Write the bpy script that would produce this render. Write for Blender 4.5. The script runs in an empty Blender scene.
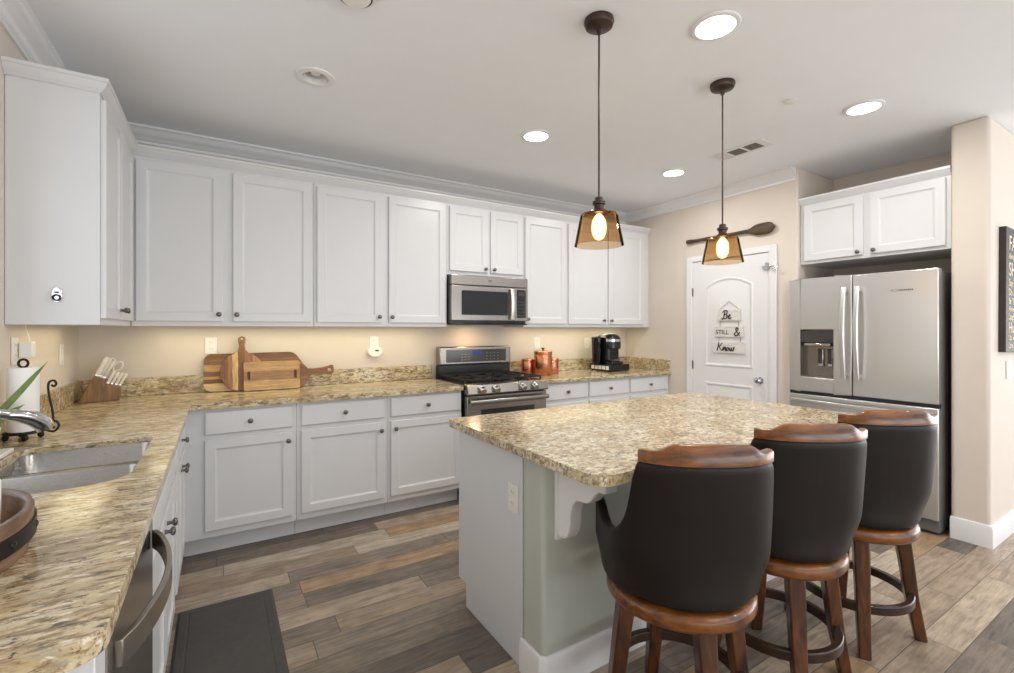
import bpy, bmesh, math, random
from mathutils import Vector, Matrix
random.seed(7)
PI = math.pi
S = bpy.context.scene
C = S.collection

# ------------------------------------------------------------------ camera
cam_d = bpy.data.cameras.new('camera'); cam = bpy.data.objects.new('camera', cam_d); C.objects.link(cam)
cam.location = (0.789, -3.901, 1.354)
cam.rotation_euler = (PI/2, 0, -math.radians(31.717))
cam_d.sensor_width = 36.0; cam_d.lens = 36.0*466.4/1014.0
cam_d.shift_y = -(336.5-328.98)/1014.0
cam_d.clip_start = 0.02
S.camera = cam
# ------------------------------------------------------------------ exposure, world, lights
S.view_settings.view_transform = 'Standard'; S.view_settings.look = 'None'
S.view_settings.gamma = 1.0; S.view_settings.use_curve_mapping = False
S.view_settings.exposure = 0.02
S.cycles.use_denoising = True
S.cycles.max_bounces = 10; S.cycles.diffuse_bounces = 6; S.cycles.transparent_max_bounces = 12
S.cycles.sample_clamp_indirect = 6.0
W = bpy.data.worlds.new('World'); S.world = W; W.use_nodes = True
W.node_tree.nodes['Background'].inputs[0].default_value = (0.97, 0.985, 1.0, 1)
W.node_tree.nodes['Background'].inputs[1].default_value = .62

def area(name, loc, size, watt, col=(1, .97, .93), shape='DISK', size_y=None, rot=(0, 0, 0)):
    d = bpy.data.lights.new(name, 'AREA'); d.shape = shape; d.size = size
    if size_y: d.size_y = size_y
    d.energy = watt; d.color = col
    o = bpy.data.objects.new(name, d); C.objects.link(o); o.location = loc; o.rotation_euler = rot
    return o
CANS = [(2.639, -1.286), (4.066, -1.281), (2.637, -2.645), (4.072, -2.650)]
CZ = 2.68
for x, y in CANS + [(2.64, -4.6), (4.07, -4.6)]:  # last two are added fill behind the camera, with no fixtures
    area('can_and_fill_lamp', (x, y, CZ-.016), .13, 10.0)
# added daylight fill behind the camera, tilted up at the ceiling; no window there
area('daylight_fill', (3.2, -7.9, 1.15), 6.5, 205, (.95, .98, 1), 'RECTANGLE', 2.0, (math.radians(152), 0, 0))
area('daylight_fill', (8.9, -5.4, 1.15), 4.0, 165, (.97, .985, 1), 'RECTANGLE', 2.0, (math.radians(98), 0, PI/2))  # added fill from the open right side, brightens the floor; no window built
area('daylight_fill', (-.10, -2.1, 1.65), 1.25, 6, (.93, .97, 1), 'RECTANGLE', 1.05, (PI/2, 0, -PI/2))  # daylight set in the opening of the sink window
# warm strips under the wall cabinets and the microwave's cooktop lamp
area('under_cabinet_lamp', (1.37, -.17, 1.362), 1.9, 3.4, (1, .90, .58), 'RECTANGLE', .1)
area('under_cabinet_lamp', (3.95, -.17, 1.362), 1.4, 2.6, (1, .90, .58), 'RECTANGLE', .1)
area('under_cabinet_lamp', (.19, -.75, 1.362), .2, .8, (1, .86, .52), 'RECTANGLE', .7)
area('cooktop_lamp', (2.74, -.19, 1.388), .10, 1.1, (1, .70, .40))

# ------------------------------------------------------------------ materials
def lin(c):
    return tuple((v/255/12.92 if v/255 <= .04045 else ((v/255+.055)/1.055)**2.4) for v in c) + (1,)
class NT:
    def __init__(s, name):
        s.m = bpy.data.materials.new(name); s.m.use_nodes = True; s.t = s.m.node_tree
        s.b = s.t.nodes['Principled BSDF']; s.out = s.t.nodes['Material Output']
    def n(s, typ, **kw):
        nd = s.t.nodes.new(typ)
        for k, v in kw.items():
            if k in nd.inputs: s.set(nd, k, v)
            else: setattr(nd, k, v)
        return nd
    def set(s, nd, k, v):
        i = nd.inputs[k]
        if isinstance(v, bpy.types.NodeSocket): s.t.links.new(v, i)
        else: i.default_value = v
    def math(s, op, a, b=0.0):
        nd = s.t.nodes.new('ShaderNodeMath'); nd.operation = op
        for i, v in enumerate((a, b)):
            if isinstance(v, bpy.types.NodeSocket): s.t.links.new(v, nd.inputs[i])
            else: nd.inputs[i].default_value = v
        return nd.outputs[0]
    def ramp(s, fac, stops, const=False):
        nd = s.t.nodes.new('ShaderNodeValToRGB'); cr = nd.color_ramp
        if const: cr.interpolation = 'CONSTANT'
        while len(cr.elements) < len(stops): cr.elements.new(.5)
        for e, (p, c) in zip(cr.elements, stops): e.position = p; e.color = c
        s.t.links.new(fac, nd.inputs[0]); return nd.outputs[0]
    def mix(s, f, a, b, mode='MIX'):
        nd = s.t.nodes.new('ShaderNodeMix'); nd.data_type = 'RGBA'; nd.blend_type = mode
        for i, v in ((0, f), (6, a), (7, b)):
            if isinstance(v, bpy.types.NodeSocket): s.t.links.new(v, nd.inputs[i])
            else: nd.inputs[i].default_value = v
        return nd.outputs[2]
    def coord(s, kind='Object', scale=(1, 1, 1), rot=(0, 0, 0), loc=(0, 0, 0)):
        tc = s.t.nodes.new('ShaderNodeTexCoord'); mp = s.t.nodes.new('ShaderNodeMapping')
        mp.inputs['Scale'].default_value = scale; mp.inputs['Rotation'].default_value = rot; mp.inputs['Location'].default_value = loc
        s.t.links.new(tc.outputs[kind], mp.inputs[0]); return mp.outputs[0]
    def noise(s, vec, scale, detail=4, rough=.55, dist=0):
        nd = s.n('ShaderNodeTexNoise', Vector=vec, Scale=scale, Detail=detail, Roughness=rough, Distortion=dist); return nd.outputs[0]
    def bump(s, h, strength=.2, dist=.01):
        nd = s.n('ShaderNodeBump', Height=h, Strength=strength, Distance=dist); s.t.links.new(nd.outputs[0], s.b.inputs['Normal'])
    def p(s, **kw):
        for k, v in kw.items(): s.set(s.b, k.replace('_', ' '), v)
        return s
G4 = lambda v: (v, v, v, 1)
def plain(name, rgb, rough=.5, metal=0.0, spec=.5, coat=0.0, var=.03, vs=6.0, bump=0):
    t = NT(name); c = lin(rgb)
    nz = t.noise(t.coord(), vs, 3)
    lo = tuple(max(0, x*(1-var)) for x in c[:3])+(1,); hi = tuple(min(1, x*(1+var)) for x in c[:3])+(1,)
    t.p(**{'Base_Color': t.ramp(nz, [(.35, lo), (.65, hi)]), 'Roughness': rough, 'Metallic': metal, 'Specular_IOR_Level': spec, 'Coat_Weight': coat})
    if bump: t.bump(t.noise(t.coord(), 180, 4), bump, .002)
    return t.m
M = {}
M['white'] = plain('cabinet white paint', (214, 215, 217), .32, var=.008)
M['trim'] = plain('trim white paint', (228, 228, 229), .35, var=.008)
M['wall'] = plain('warm beige wall paint', (216, 206, 195), .85, var=.012, bump=.15)
M['ceil'] = plain('ceiling paint', (238, 241, 245), .95, var=.006, bump=.15)
M['pony'] = plain('sage grey wall paint', (186, 190, 181), .7, var=.012, bump=.1)
M['plastic'] = plain('white plastic', (232, 230, 226), .35, var=.01)
M['dark'] = plain('black plastic', (18, 18, 19), .25, var=.1)
M['shadow'] = plain('dark cavity', (60, 60, 58), .8)
M['vent_grey'] = plain('grey vent blades', (132, 131, 122), .6)
M['iron'] = plain('black wrought iron', (22, 20, 19), .45, .4)
M['castiron'] = plain('cast iron grate', (30, 30, 31), .6, .2)
M['nickel'] = plain('dark nickel', (120, 116, 110), .28, 1.0)
M['chrome'] = plain('chrome', (205, 207, 210), .08, 1.0)
M['bronze'] = plain('oil rubbed bronze', (78, 66, 60), .38, .8)
M['glass_black'] = plain('dark oven glass', (34, 33, 33), .07, spec=.6)
M['panel_grey'] = plain('dark control glass', (62, 60, 60), .12)
M['mat'] = plain('charcoal rubber mat', (74, 71, 69), .75, var=.06, vs=40, bump=.3)
M['paper'] = plain('paper towel', (240, 238, 235), .9, var=.01, bump=.4)
M['body_grey'] = plain('dark grey appliance side', (104, 104, 104), .45)
M['leaf'] = plain('plant leaf green', (92, 114, 42), .4, var=.25, vs=20)
M['soil'] = plain('potting soil', (50, 38, 30), .95)
M['handle_white'] = plain('cream knife handle', (222, 216, 204), .35, var=.05)
M['ink'] = plain('black ink', (28, 27, 27), .7)
M['sign_cream'] = plain('aged cream lettering', (226, 214, 188), .7, var=.08)
M['sign_dark'] = plain('dark brown sign board', (58, 49, 46), .65, var=.12, vs=25)
M['jute'] = plain('twine', (170, 160, 145), .9)
M['gasket'] = plain('dark gasket', (28, 28, 28), .6)

def steel(name, rgb, rough, stretch):
    t = NT(name); c = lin(rgb)
    nz = t.noise(t.coord(scale=stretch), 8, 6, .7)
    t.p(Base_Color=t.ramp(nz, [(.3, tuple(x*.94 for x in c[:3])+(1,)), (.7, c)]), Metallic=.9,
        Roughness=t.ramp(nz, [(.3, G4(rough*.9)), (.7, G4(rough*1.12))]))
    t.bump(nz, .02, .001)
    return t.m
M['steel'] = steel('brushed stainless steel', (222, 221, 219), .3, (3, 3, 120))
M['steel_h'] = steel('brushed stainless steel across', (154, 149, 143), .25, (3, 120, 120))
M['steel_sink'] = steel('satin sink steel', (160, 159, 157), .26, (4, 4, 60))

def granite(name, streak, fine, rot):
    t = NT(name); R_ = (0, 0, math.radians(rot))
    big = t.noise(t.coord(scale=streak, rot=R_), 3.0*fine, 6, .65, .4)
    base = t.ramp(big, [(.32, lin((172, 150, 114))), (.46, lin((200, 180, 143))), (.58, lin((218, 204, 174))), (.72, lin((228, 220, 202)))])
    st = t.noise(t.coord(scale=streak, rot=R_, loc=(1, 5, 2)), 15*fine, 7, .7, .5)
    c1 = t.mix(t.ramp(st, [(.425, G4(.9)), (.515, G4(0))]), base, lin((140, 116, 82)))
    st2 = t.noise(t.coord(scale=streak, rot=R_, loc=(9, 4, 1)), 24*fine, 8, .74, .4)
    c2 = t.mix(t.ramp(st2, [(.39, G4(.95)), (.465, G4(0))]), c1, lin((84, 73, 60)))
    st3 = t.noise(t.coord(scale=streak, rot=R_, loc=(3, 1, 2)), 17*fine, 7, .7, .4)
    c3 = t.mix(t.ramp(st3, [(.56, G4(0)), (.64, G4(.85))]), c2, lin((240, 232, 212)))
    gr = t.noise(t.coord(scale=streak, rot=R_, loc=(7, 2, 5)), 20*fine, 6, .72)
    c4 = t.mix(t.ramp(gr, [(.57, G4(0)), (.65, G4(.75))]), c3, lin((164, 158, 147)))
    dk = t.noise(t.coord(loc=(2, 8, 3)), 95, 3, .6)
    wn = t.noise(t.coord(), 22, 4, .7)
    dark = t.math('MULTIPLY', t.ramp(dk, [(.60, G4(0)), (.66, G4(.9))]), t.ramp(wn, [(.46, G4(0)), (.56, G4(1))]))
    c5 = t.mix(dark, c4, lin((58, 50, 42)))
    t.p(Base_Color=c5, Roughness=.14, Specular_IOR_Level=.5)
    return t.m
M['granite_run'] = granite('streaked gold granite', (1.0, 3.0, 3.0), 1.0, -12)
M['granite_isl'] = granite('speckled gold granite', (1.5, 1.9, 1.9), 1.5, -30)

FSEED = 97.0
def floor_mat():
    t = NT('wood look plank tile')
    tc = t.t.nodes.new('ShaderNodeTexCoord'); sp = t.t.nodes.new('ShaderNodeSeparateXYZ'); t.t.links.new(tc.outputs['Object'], sp.inputs[0])
    x, y = sp.outputs[0], sp.outputs[1]
    Wd, L = .1372, .93
    ry = t.math('DIVIDE', t.math('ADD', y, 3.107+20*Wd), Wd)
    row = t.math('FLOOR', ry); fy = t.math('SUBTRACT', ry, row)
    wn = t.t.nodes.new('ShaderNodeTexWhiteNoise'); wn.noise_dimensions = '1D'; t.t.links.new(t.math('ADD', row, FSEED), wn.inputs['W'])
    rx = t.math('ADD', t.math('DIVIDE', x, L), t.math('MULTIPLY', wn.outputs['Value'], 7.0))
    col = t.math('FLOOR', rx); fx = t.math('SUBTRACT', rx, col)
    cx = t.t.nodes.new('ShaderNodeCombineXYZ'); t.t.links.new(t.math('ADD', row, FSEED), cx.inputs[0]); t.t.links.new(col, cx.inputs[1])
    w2 = t.t.nodes.new('ShaderNodeTexWhiteNoise'); w2.noise_dimensions = '2D'; t.t.links.new(cx.outputs[0], w2.inputs['Vector'])
    v = w2.outputs['Value']
    tone = t.ramp(v, [(0, lin((104, 96, 88))), (.16, lin((126, 114, 102))), (.34, lin((156, 138, 119))), (.48, lin((174, 157, 137))),
                      (.6, lin((134, 122, 110))), (.72, lin((164, 137, 108))), (.82, lin((182, 168, 150))), (.92, lin((112, 104, 97)))], True)
    # per plank offset of the grain
    off = t.t.nodes.new('ShaderNodeCombineXYZ'); t.t.links.new(t.math('MULTIPLY', v, 40), off.inputs[0]); t.t.links.new(t.math('MULTIPLY', v, 17), off.inputs[2])
    va = t.t.nodes.new('ShaderNodeVectorMath'); va.operation = 'ADD'
    t.t.links.new(tc.outputs['Object'], va.inputs[0]); t.t.links.new(off.outputs[0], va.inputs[1])
    mp = t.t.nodes.new('ShaderNodeMapping'); mp.inputs['Scale'].default_value = (1.1, 11, 1); t.t.links.new(va.outputs[0], mp.inputs[0])
    g1 = t.noise(mp.outputs[0], 4.5, 8, .68, .8)
    g2 = t.noise(va.outputs[0], 7, 5, .6, .5)
    c = t.mix(1.0, tone, t.ramp(g1, [(.28, G4(.52)), (.5, G4(.98)), (.72, G4(1.32))]), 'MULTIPLY')
    c = t.mix(1.0, c, t.ramp(g2, [(.3, G4(.78)), (.7, G4(1.16))]), 'MULTIPLY')
    ed = t.math('MINIMUM', t.math('MULTIPLY', t.math('MINIMUM', fy, t.math('SUBTRACT', 1.0, fy)), Wd),
                t.math('MULTIPLY', t.math('MINIMUM', fx, t.math('SUBTRACT', 1.0, fx)), L))
    gm = t.ramp(t.math('MULTIPLY', ed, 100), [(.10, G4(1)), (.22, G4(0))])
    c = t.mix(gm, c, lin((82, 72, 63)))
    t.p(Base_Color=c, Roughness=t.ramp(g1, [(.3, G4(.5)), (.7, G4(.36))]), Specular_IOR_Level=.4)
    h = t.math('SUBTRACT', t.math('MULTIPLY', g1, .25), gm)
    t.bump(h, .35, .0025)
    return t.m
M['floor'] = floor_mat()

def wood(name, cols, scale=(1, 14, 14), rough=.3, nsc=4.0, coat=.2):
    t = NT(name)
    g = t.noise(t.coord(scale=scale), nsc, 6, .62, .9)
    t.p(Base_Color=t.ramp(g, [(.3+.4*i/(len(cols)-1), lin(c)) for i, c in enumerate(cols)]), Roughness=rough, Coat_Weight=coat)
    t.bump(g, .05, .002)
    return t.m
M['cherry'] = wood('burnished cherry wood', [(36, 19, 11), (78, 43, 20), (114, 66, 30)], (6, 6, 1.2), .3)
M['cherry_rail'] = wood('burnished cherry rail', [(56, 30, 13), (112, 65, 25), (150, 92, 38)], (1.5, 8, 8), .3)
M['dark_wood'] = wood('espresso wood', [(34, 20, 14), (62, 38, 26)], (3, 3, 3), .35)
M['block_wood'] = wood('brown block wood', [(86, 58, 30), (126, 90, 50), (146, 106, 66)], (14, 14, 1.2), .45)
M['walnut'] = wood('weathered walnut', [(74, 54, 40), (112, 84, 64), (138, 108, 84)], (2, 2, 9), .55)
M['oar'] = wood('dark stained oar wood', [(40, 32, 24), (70, 54, 36), (92, 74, 46)], (2, 2, 8), .6, coat=0)
M['whitewash'] = wood('whitewashed plank', [(196, 192, 186), (218, 215, 210), (226, 224, 220)], (2, 2, 14), .7, coat=0)

def acacia(name, axis, strips):
    # strips of different heartwood glued side by side: (position along the axis, colour)
    t = NT(name); v = t.coord()
    sp = t.t.nodes.new('ShaderNodeSeparateXYZ'); t.t.links.new(v, sp.inputs[0])
    wob = t.noise(t.coord(scale=(3, 3, 3)), 3, 2)
    u = t.math('ADD', t.math('MULTIPLY', sp.outputs[axis], 2.0), t.math('MULTIPLY', t.math('SUBTRACT', wob, .5), .03))
    tone = t.ramp(u, [(p*2, lin(c)) for p, c in strips], True)
    sc = (2, 8, 16) if axis == 2 else (16, 8, 2)
    g = t.noise(t.coord(scale=sc), 5, 6, .65, .9)
    t.p(Base_Color=t.mix(1.0, tone, t.ramp(g, [(.3, G4(.62)), (.7, G4(1.2))]), 'MULTIPLY'), Roughness=.45)
    return t.m
M['acacia1'] = acacia('acacia strips', 2, [(0, (214, 182, 128)), (.055, (122, 82, 50)), (.085, (196, 156, 100)), (.105, (128, 86, 54)), (.14, (188, 146, 94)), (.185, (132, 92, 58)), (.225, (112, 76, 48))])
M['acacia2'] = acacia('acacia upright strips', 0, [(0, (128, 86, 54)), (.05, (150, 108, 70)), (.075, (206, 168, 114)), (.108, (122, 82, 54)), (.15, (144, 100, 64)), (.20, (172, 130, 84))])
M['acacia3'] = acacia('acacia tray strips', 2, [(0, (196, 158, 106)), (.07, (158, 118, 78)), (.135, (188, 148, 98))])
M['acacia4'] = acacia('acacia paddle strips', 2, [(0, (140, 98, 60)), (.09, (126, 84, 52))])
def leather():
    t = NT('black brown leather')
    g = t.noise(t.coord(), 90, 6, .6); b = t.noise(t.coord(), 5, 3)
    t.p(Base_Color=t.ramp(b, [(.3, lin((25, 21, 19))), (.7, lin((33, 28, 26)))]), Roughness=.46, Specular_IOR_Level=.28)
    t.bump(g, .12, .002); return t.m
M['leather'] = leather()
def copper():
    t = NT('hammered copper')
    v = t.n('ShaderNodeTexVoronoi', Vector=t.coord(), Scale=70.0)
    t.p(Base_Color=lin((206, 138, 104)), Metallic=1.0, Roughness=.24); t.bump(v.outputs['Distance'], .5, .003); return t.m
M['copper'] = copper()
def emis(name, rgb, st):
    t = NT(name); t.p(Base_Color=lin(rgb), Emission_Color=lin(rgb), Emission_Strength=st); return t.m
M['lens'] = emis('lit lens', (255, 250, 240), 5.0)
M['bulb'] = emis('glowing filament bulb', (255, 226, 186), 22.0)
def bulb_glass():
    t = NT('glowing bulb glass'); t.t.nodes.remove(t.b)
    tr = t.n('ShaderNodeBsdfTransparent', Color=(1, .9, .75, 1)); e = t.n('ShaderNodeEmission', Color=lin((255, 230, 198)), Strength=5.0)
    mx = t.n('ShaderNodeMixShader'); mx.inputs[0].default_value = .6
    t.t.links.new(tr.outputs[0], mx.inputs[1]); t.t.links.new(e.outputs[0], mx.inputs[2]); t.t.links.new(mx.outputs[0], t.out.inputs[0]); return t.m
M['bulb_glass'] = bulb_glass()
M['display'] = emis('blue clock display', (40, 52, 120), .35)
def tinted(name, col, fres=.25, rough=.03, gl=(1, 1, 1, 1)):
    t = NT(name); t.t.nodes.remove(t.b)
    tr = t.n('ShaderNodeBsdfTransparent', Color=lin(col)); g = t.n('ShaderNodeBsdfGlossy', Color=gl, Roughness=rough)
    fr = t.n('ShaderNodeLayerWeight', Blend=fres); mx = t.t.nodes.new('ShaderNodeMixShader')
    t.t.links.new(fr.outputs['Fresnel'], mx.inputs[0]); t.t.links.new(tr.outputs[0], mx.inputs[1]); t.t.links.new(g.outputs[0], mx.inputs[2])
    t.t.links.new(mx.outputs[0], t.out.inputs[0]); return t.m
M['amber'] = tinted('smoked amber glass', (239, 225, 206), .10, .04, (1, .85, .65, 1))
M['tank'] = tinted('smoky clear plastic', (150, 152, 150), .3)

# ------------------------------------------------------------------ mesh helpers
def NB(): return bmesh.new()
def box(bm, x0, x1, y0, y1, z0, z1, mt=None):
    vs = [bm.verts.new((x, y, z)) for x in (x0, x1) for y in (y0, y1) for z in (z0, z1)]
    for f in ((0, 1, 3, 2), (4, 6, 7, 5), (0, 4, 5, 1), (2, 3, 7, 6), (0, 2, 6, 4), (1, 5, 7, 3)): bm.faces.new([vs[i] for i in f])
    if mt:
        for v in vs: v.co = mt @ v.co
    return vs
def loops(bm, L, cap0=True, cap1=True, closed=False, mt=None):
    R = [[bm.verts.new(mt @ Vector(p) if mt else p) for p in l] for l in L]
    n = len(R[0])
    for a, b in list(zip(R, R[1:])) + ([(R[-1], R[0])] if closed else []):
        for i in range(n): bm.faces.new((a[i], a[(i+1) % n], b[(i+1) % n], b[i]))
    if not closed:
        if cap0: bm.faces.new(list(reversed(R[0])))
        if cap1: bm.faces.new(R[-1])
    return R
def lathe(bm, prof, c=(0, 0, 0), seg=24, axis='z', sx=1, sy=1, cap=True, mt=None):
    L = []
    for r, z in prof:
        l = []
        for i in range(seg):
            a = 2*PI*i/seg; u, w = r*math.cos(a)*sx, r*math.sin(a)*sy
            p = {'z': (u, w, z), 'y': (u, z, -w), 'x': (z, u, w), '-y': (u, -z, w)}[axis]
            l.append((c[0]+p[0], c[1]+p[1], c[2]+p[2]))
        L.append(l)
    return loops(bm, L, cap, cap, mt=mt)
def ring(bm, prof, c=(0, 0, 0), seg=32, mt=None):
    L = []
    for i in range(seg):
        a = 2*PI*i/seg
        L.append([(c[0]+r*math.cos(a), c[1]+r*math.sin(a), c[2]+z) for r, z in prof])
    return loops(bm, L, closed=True, mt=mt)
def tube(bm, pts, r, seg=8, closed=False, flat=1.0):
    pts = [Vector(p) for p in pts]; n = len(pts); L = []; up = None
    for i, p in enumerate(pts):
        t = (pts[(i+1) % n]-pts[i-1]) if closed else (pts[min(i+1, n-1)]-pts[max(i-1, 0)])
        t.normalize()
        if up is None: up = Vector((0, 0, 1)) if abs(t.z) < .9 else Vector((1, 0, 0))
        s = t.cross(up).normalized(); up = s.cross(t).normalized()
        rr = r[i] if isinstance(r, (list, tuple)) else r
        L.append([tuple(p + s*rr*math.cos(2*PI*k/seg)*flat + up*rr*math.sin(2*PI*k/seg)) for k in range(seg)])
    loops(bm, L, closed=closed)
def prism(bm, poly, a0, a1, plane='xy', mt=None):
    f = {'xy': lambda u, v, w: (u, v, w), 'xz': lambda u, v, w: (u, w, v), 'yz': lambda u, v, w: (w, u, v)}[plane]
    loops(bm, [[f(u, v, a0) for u, v in poly], [f(u, v, a1) for u, v in poly]], mt=mt)
def rrect(x0, x1, y0, y1, r, n=5, rs=None):
    out = []
    rs = rs or (r, r, r, r)
    for (cx, cy, a0), q in zip(((x1, y0, -PI/2), (x1, y1, 0), (x0, y1, PI/2), (x0, y0, PI)), rs):
        sx = -1 if cx == x1 else 1; sy = -1 if cy == y1 else 1
        for i in range(n+1):
            a = a0+PI/2*i/n; out.append((cx+sx*q+q*math.cos(a), cy+sy*q+q*math.sin(a)))
    return out
def offset(poly, d):
    n = len(poly); out = []
    for i in range(n):
        p0, p, p1 = Vector(poly[i-1]), Vector(poly[i]), Vector(poly[(i+1) % n])
        a = (p-p0).normalized(); b = (p1-p).normalized()
        na, nb = Vector((-a.y, a.x)), Vector((-b.y, b.x)); m = na+nb
        m = m/max(.25, m.dot(na)) if m.length > 1e-6 else na
        out.append(tuple(p+m*d))
    return out
def sweep(bm, path, prof):
    # path: xy points, room side on the right of travel; prof: (out, z)
    n = len(path); L = []
    for i in range(n):
        p = Vector(path[i])
        ds = []
        if i > 0: ds.append((p-Vector(path[i-1])).normalized())
        if i < n-1: ds.append((Vector(path[i+1])-p).normalized())
        ns = [Vector((d.y, -d.x)) for d in ds]
        m = ns[0] if len(ns) == 1 else (ns[0]+ns[1])/(1+ns[0].dot(ns[1]))
        L.append([(p.x+m.x*o, p.y+m.y*o, z) for o, z in prof])
    loops(bm, L)
def mk(name, bm, mat, parent=None, loc=None, rot=None, bev=0.0, seg=2, ang=35, sub=0, sol=None):
    bmesh.ops.recalc_face_normals(bm, faces=bm.faces[:])
    me = bpy.data.meshes.new(name); bm.to_mesh(me); bm.free()
    me.polygons.foreach_set('use_smooth', [True]*len(me.polygons)); me.set_sharp_from_angle(angle=math.radians(ang))
    me.materials.append(M[mat] if isinstance(mat, str) else mat)
    o = bpy.data.objects.new(name, me); C.objects.link(o)
    if parent: o.parent = parent
    if loc: o.location = loc
    if rot: o.rotation_euler = rot
    if sol:
        m = o.modifiers.new('solid', 'SOLIDIFY'); m.thickness = sol; m.offset = -1
    if bev:
        m = o.modifiers.new('round', 'BEVEL'); m.width = bev; m.segments = seg; m.limit_method = 'ANGLE'; m.angle_limit = math.radians(ang); m.harden_normals = False
    if sub:
        m = o.modifiers.new('smooth', 'SUBSURF'); m.levels = sub; m.render_levels = sub
    return o
def thing(name, label, cat, loc=(0, 0, 0), rz=0.0, group=None):
    o = bpy.data.objects.new(name, None); C.objects.link(o); o.empty_display_size = .1
    o.location = loc; o.rotation_euler = (0, 0, rz)
    return tag(o, label, cat, group)
def tag(o, label, cat, group=None):
    o['label'] = label; o['category'] = cat
    if group: o['group'] = group
    return o
def struct(name, bm, mat, **kw):
    o = mk(name, bm, mat, **kw); o['kind'] = 'structure'; return o
def dup(o, loc=None, rz=None, label=None, parent=None):
    c = o.copy(); C.objects.link(c)
    if parent: c.parent = parent
    for ch in list(o.children): dup(ch, parent=c)
    if loc is not None: c.location = loc
    if rz is not None: c.rotation_euler = (0, 0, rz)
    if label: c['label'] = label
    return c
def text(body, size, mat, parent, loc, rot, ext=.0008, name='lettering', shear=0, sx=1.0, align='LEFT'):
    cu = bpy.data.curves.new(name, 'FONT'); cu.body = body; cu.size = size; cu.extrude = ext; cu.shear = shear; cu.align_x = align
    cu.materials.append(M[mat]); o = bpy.data.objects.new(name, cu); C.objects.link(o)
    bpy.context.view_layer.update()
    me = bpy.data.meshes.new_from_object(o.evaluated_get(bpy.context.evaluated_depsgraph_get())); bpy.data.objects.remove(o)
    o = bpy.data.objects.new(name, me); C.objects.link(o)
    if not me.materials: me.materials.append(M[mat])
    o.parent = parent; o.location = loc; o.rotation_euler = rot; o.scale = (sx, 1, 1); return o

# ------------------------------------------------------------------ the room
XL, XW, YA, YP = .040, 4.83, -1.90, -3.018
b = NB(); box(b, -.15, 9, -8, .15, -.1, 0); struct('floor', b, 'floor')
# ceiling, with a square hole above the unlit recessed fixture
GX, GY, GH = 1.222, -1.285, .062
b = NB()
box(b, -.15, GX-GH, -8, .15, CZ, CZ+.12); box(b, GX+GH, 9, -8, .15, CZ, CZ+.12)
box(b, GX-GH, GX+GH, -8, GY-GH, CZ, CZ+.12); box(b, GX-GH, GX+GH, GY+GH, .15, CZ, CZ+.12)
struct('ceiling', b, 'ceil')
b = NB(); box(b, -.15, 5.6, 0, .15, 0, CZ); struct('wall_back', b, 'wall')
b = NB()
box(b, -.15, XL, -1.45, 0, 0, CZ); box(b, -.15, XL, -2.75, -1.45, 0, 1.09); box(b, -.15, XL, -2.75, -1.45, 2.2, CZ); box(b, -.15, XL, -8, -2.75, 0, CZ)
struct('wall_left', b, 'wall')
b = NB(); box(b, XW, 5.6, YA, 0, 0, CZ); struct('wall_right', b, 'wall', bev=.012, seg=3)
b = NB(); box(b, 5.44, 5.6, -2.8345, YA-.0005, 0, CZ); struct('wall_alcove', b, 'wall')
b = NB(); box(b, 4.845, 9, YP, -2.835, 0, CZ); struct('wall_pillar', b, 'wall', bev=.02, seg=4)
# window over the sink, outside the frame
b = NB()
for a in ((-1.45, -1.39), (-2.81, -2.75)): box(b, XL+.0005, XL+.018, a[0], a[1], 1.0905, 2.26)
box(b, XL+.0005, XL+.018, -2.75, -1.45, 2.2, 2.26); box(b, XL+.0005, XL+.036, -2.81, -1.39, 1.052, 1.09); box(b, -.09, -.05, -2.12, -2.08, 1.0905, 2.1995)
struct('window_1', b, 'trim', bev=.004)
# crown mouldings
cp = [(0, CZ), (.088, CZ), (.088, CZ-.012), (.076, CZ-.016), (.066, CZ-.03), (.04, CZ-.058), (.024, CZ-.066), (.02, CZ-.078), (.012, CZ-.082), (.010, CZ-.098), (0, CZ-.098)]
b = NB(); sweep(b, [(XL, -8), (XL, 0), (XW, 0), (XW, -1.885)], cp); struct('trim_1', b, 'trim', ang=50)
# baseboards
bp = [(0, 0), (.016, 0), (.016, .118), (.010, .136), (0, .14)]
b = NB(); sweep(b, [(4.845, -2.835), (4.845, YP), (9, YP)][::-1][::-1], [(-o, z) for o, z in bp]) if False else None
b = NB(); sweep(b, [(4.8445, -2.836), (4.8445, YP-.0005), (9, YP-.0005)], [(o, z) for o, z in bp])
struct('baseboard_pillar', b, 'trim')
b = NB(); sweep(b, [(XW, -.66), (XW, -.84)], bp); sweep(b, [(XW, -1.742), (XW, -1.866)], bp); struct('baseboard_right', b, 'trim')

# ------------------------------------------------------------------ pantry door (right wall; local x runs along -Y, front is local -Y)
RZR = -PI/2
d = thing('door_1', 'white two panel arched pantry door', 'door', (XW, -.845, 0), RZR); del d['label']; del d['category']; d['kind'] = 'structure'
DW = .893
b = NB(); box(b, .078, DW-.078, -.012, -.001, .01, 2.012)
arch = [(.205, 1.0), (DW-.205, 1.0), (DW-.205, 1.76)]+[(DW/2+.4130*math.sin(a), 1.838-.4130+.4130*math.cos(a)) for a in [.6247*(1-i/7) for i in range(1, 14)]]+[(.205, 1.76)]
low = [(.205, .2), (DW-.205, .2), (DW-.205, .845), (.205, .845)]
for poly in (arch, low):
    L = []
    for dd, h in ((0, -.011), (.006, -.019), (.016, -.0195), (.03, -.0125), (.045, -.0125), (.06, -.016)):
        L.append([(x, h, z) for x, z in offset(poly, dd)])
    loops(b, L)
mk('door_slab', b, 'trim', d, ang=25)
b = NB()
for dx in (0, DW-.062): box(b, dx, dx+.062, -.022, -.001, 0, 2.075)
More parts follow.
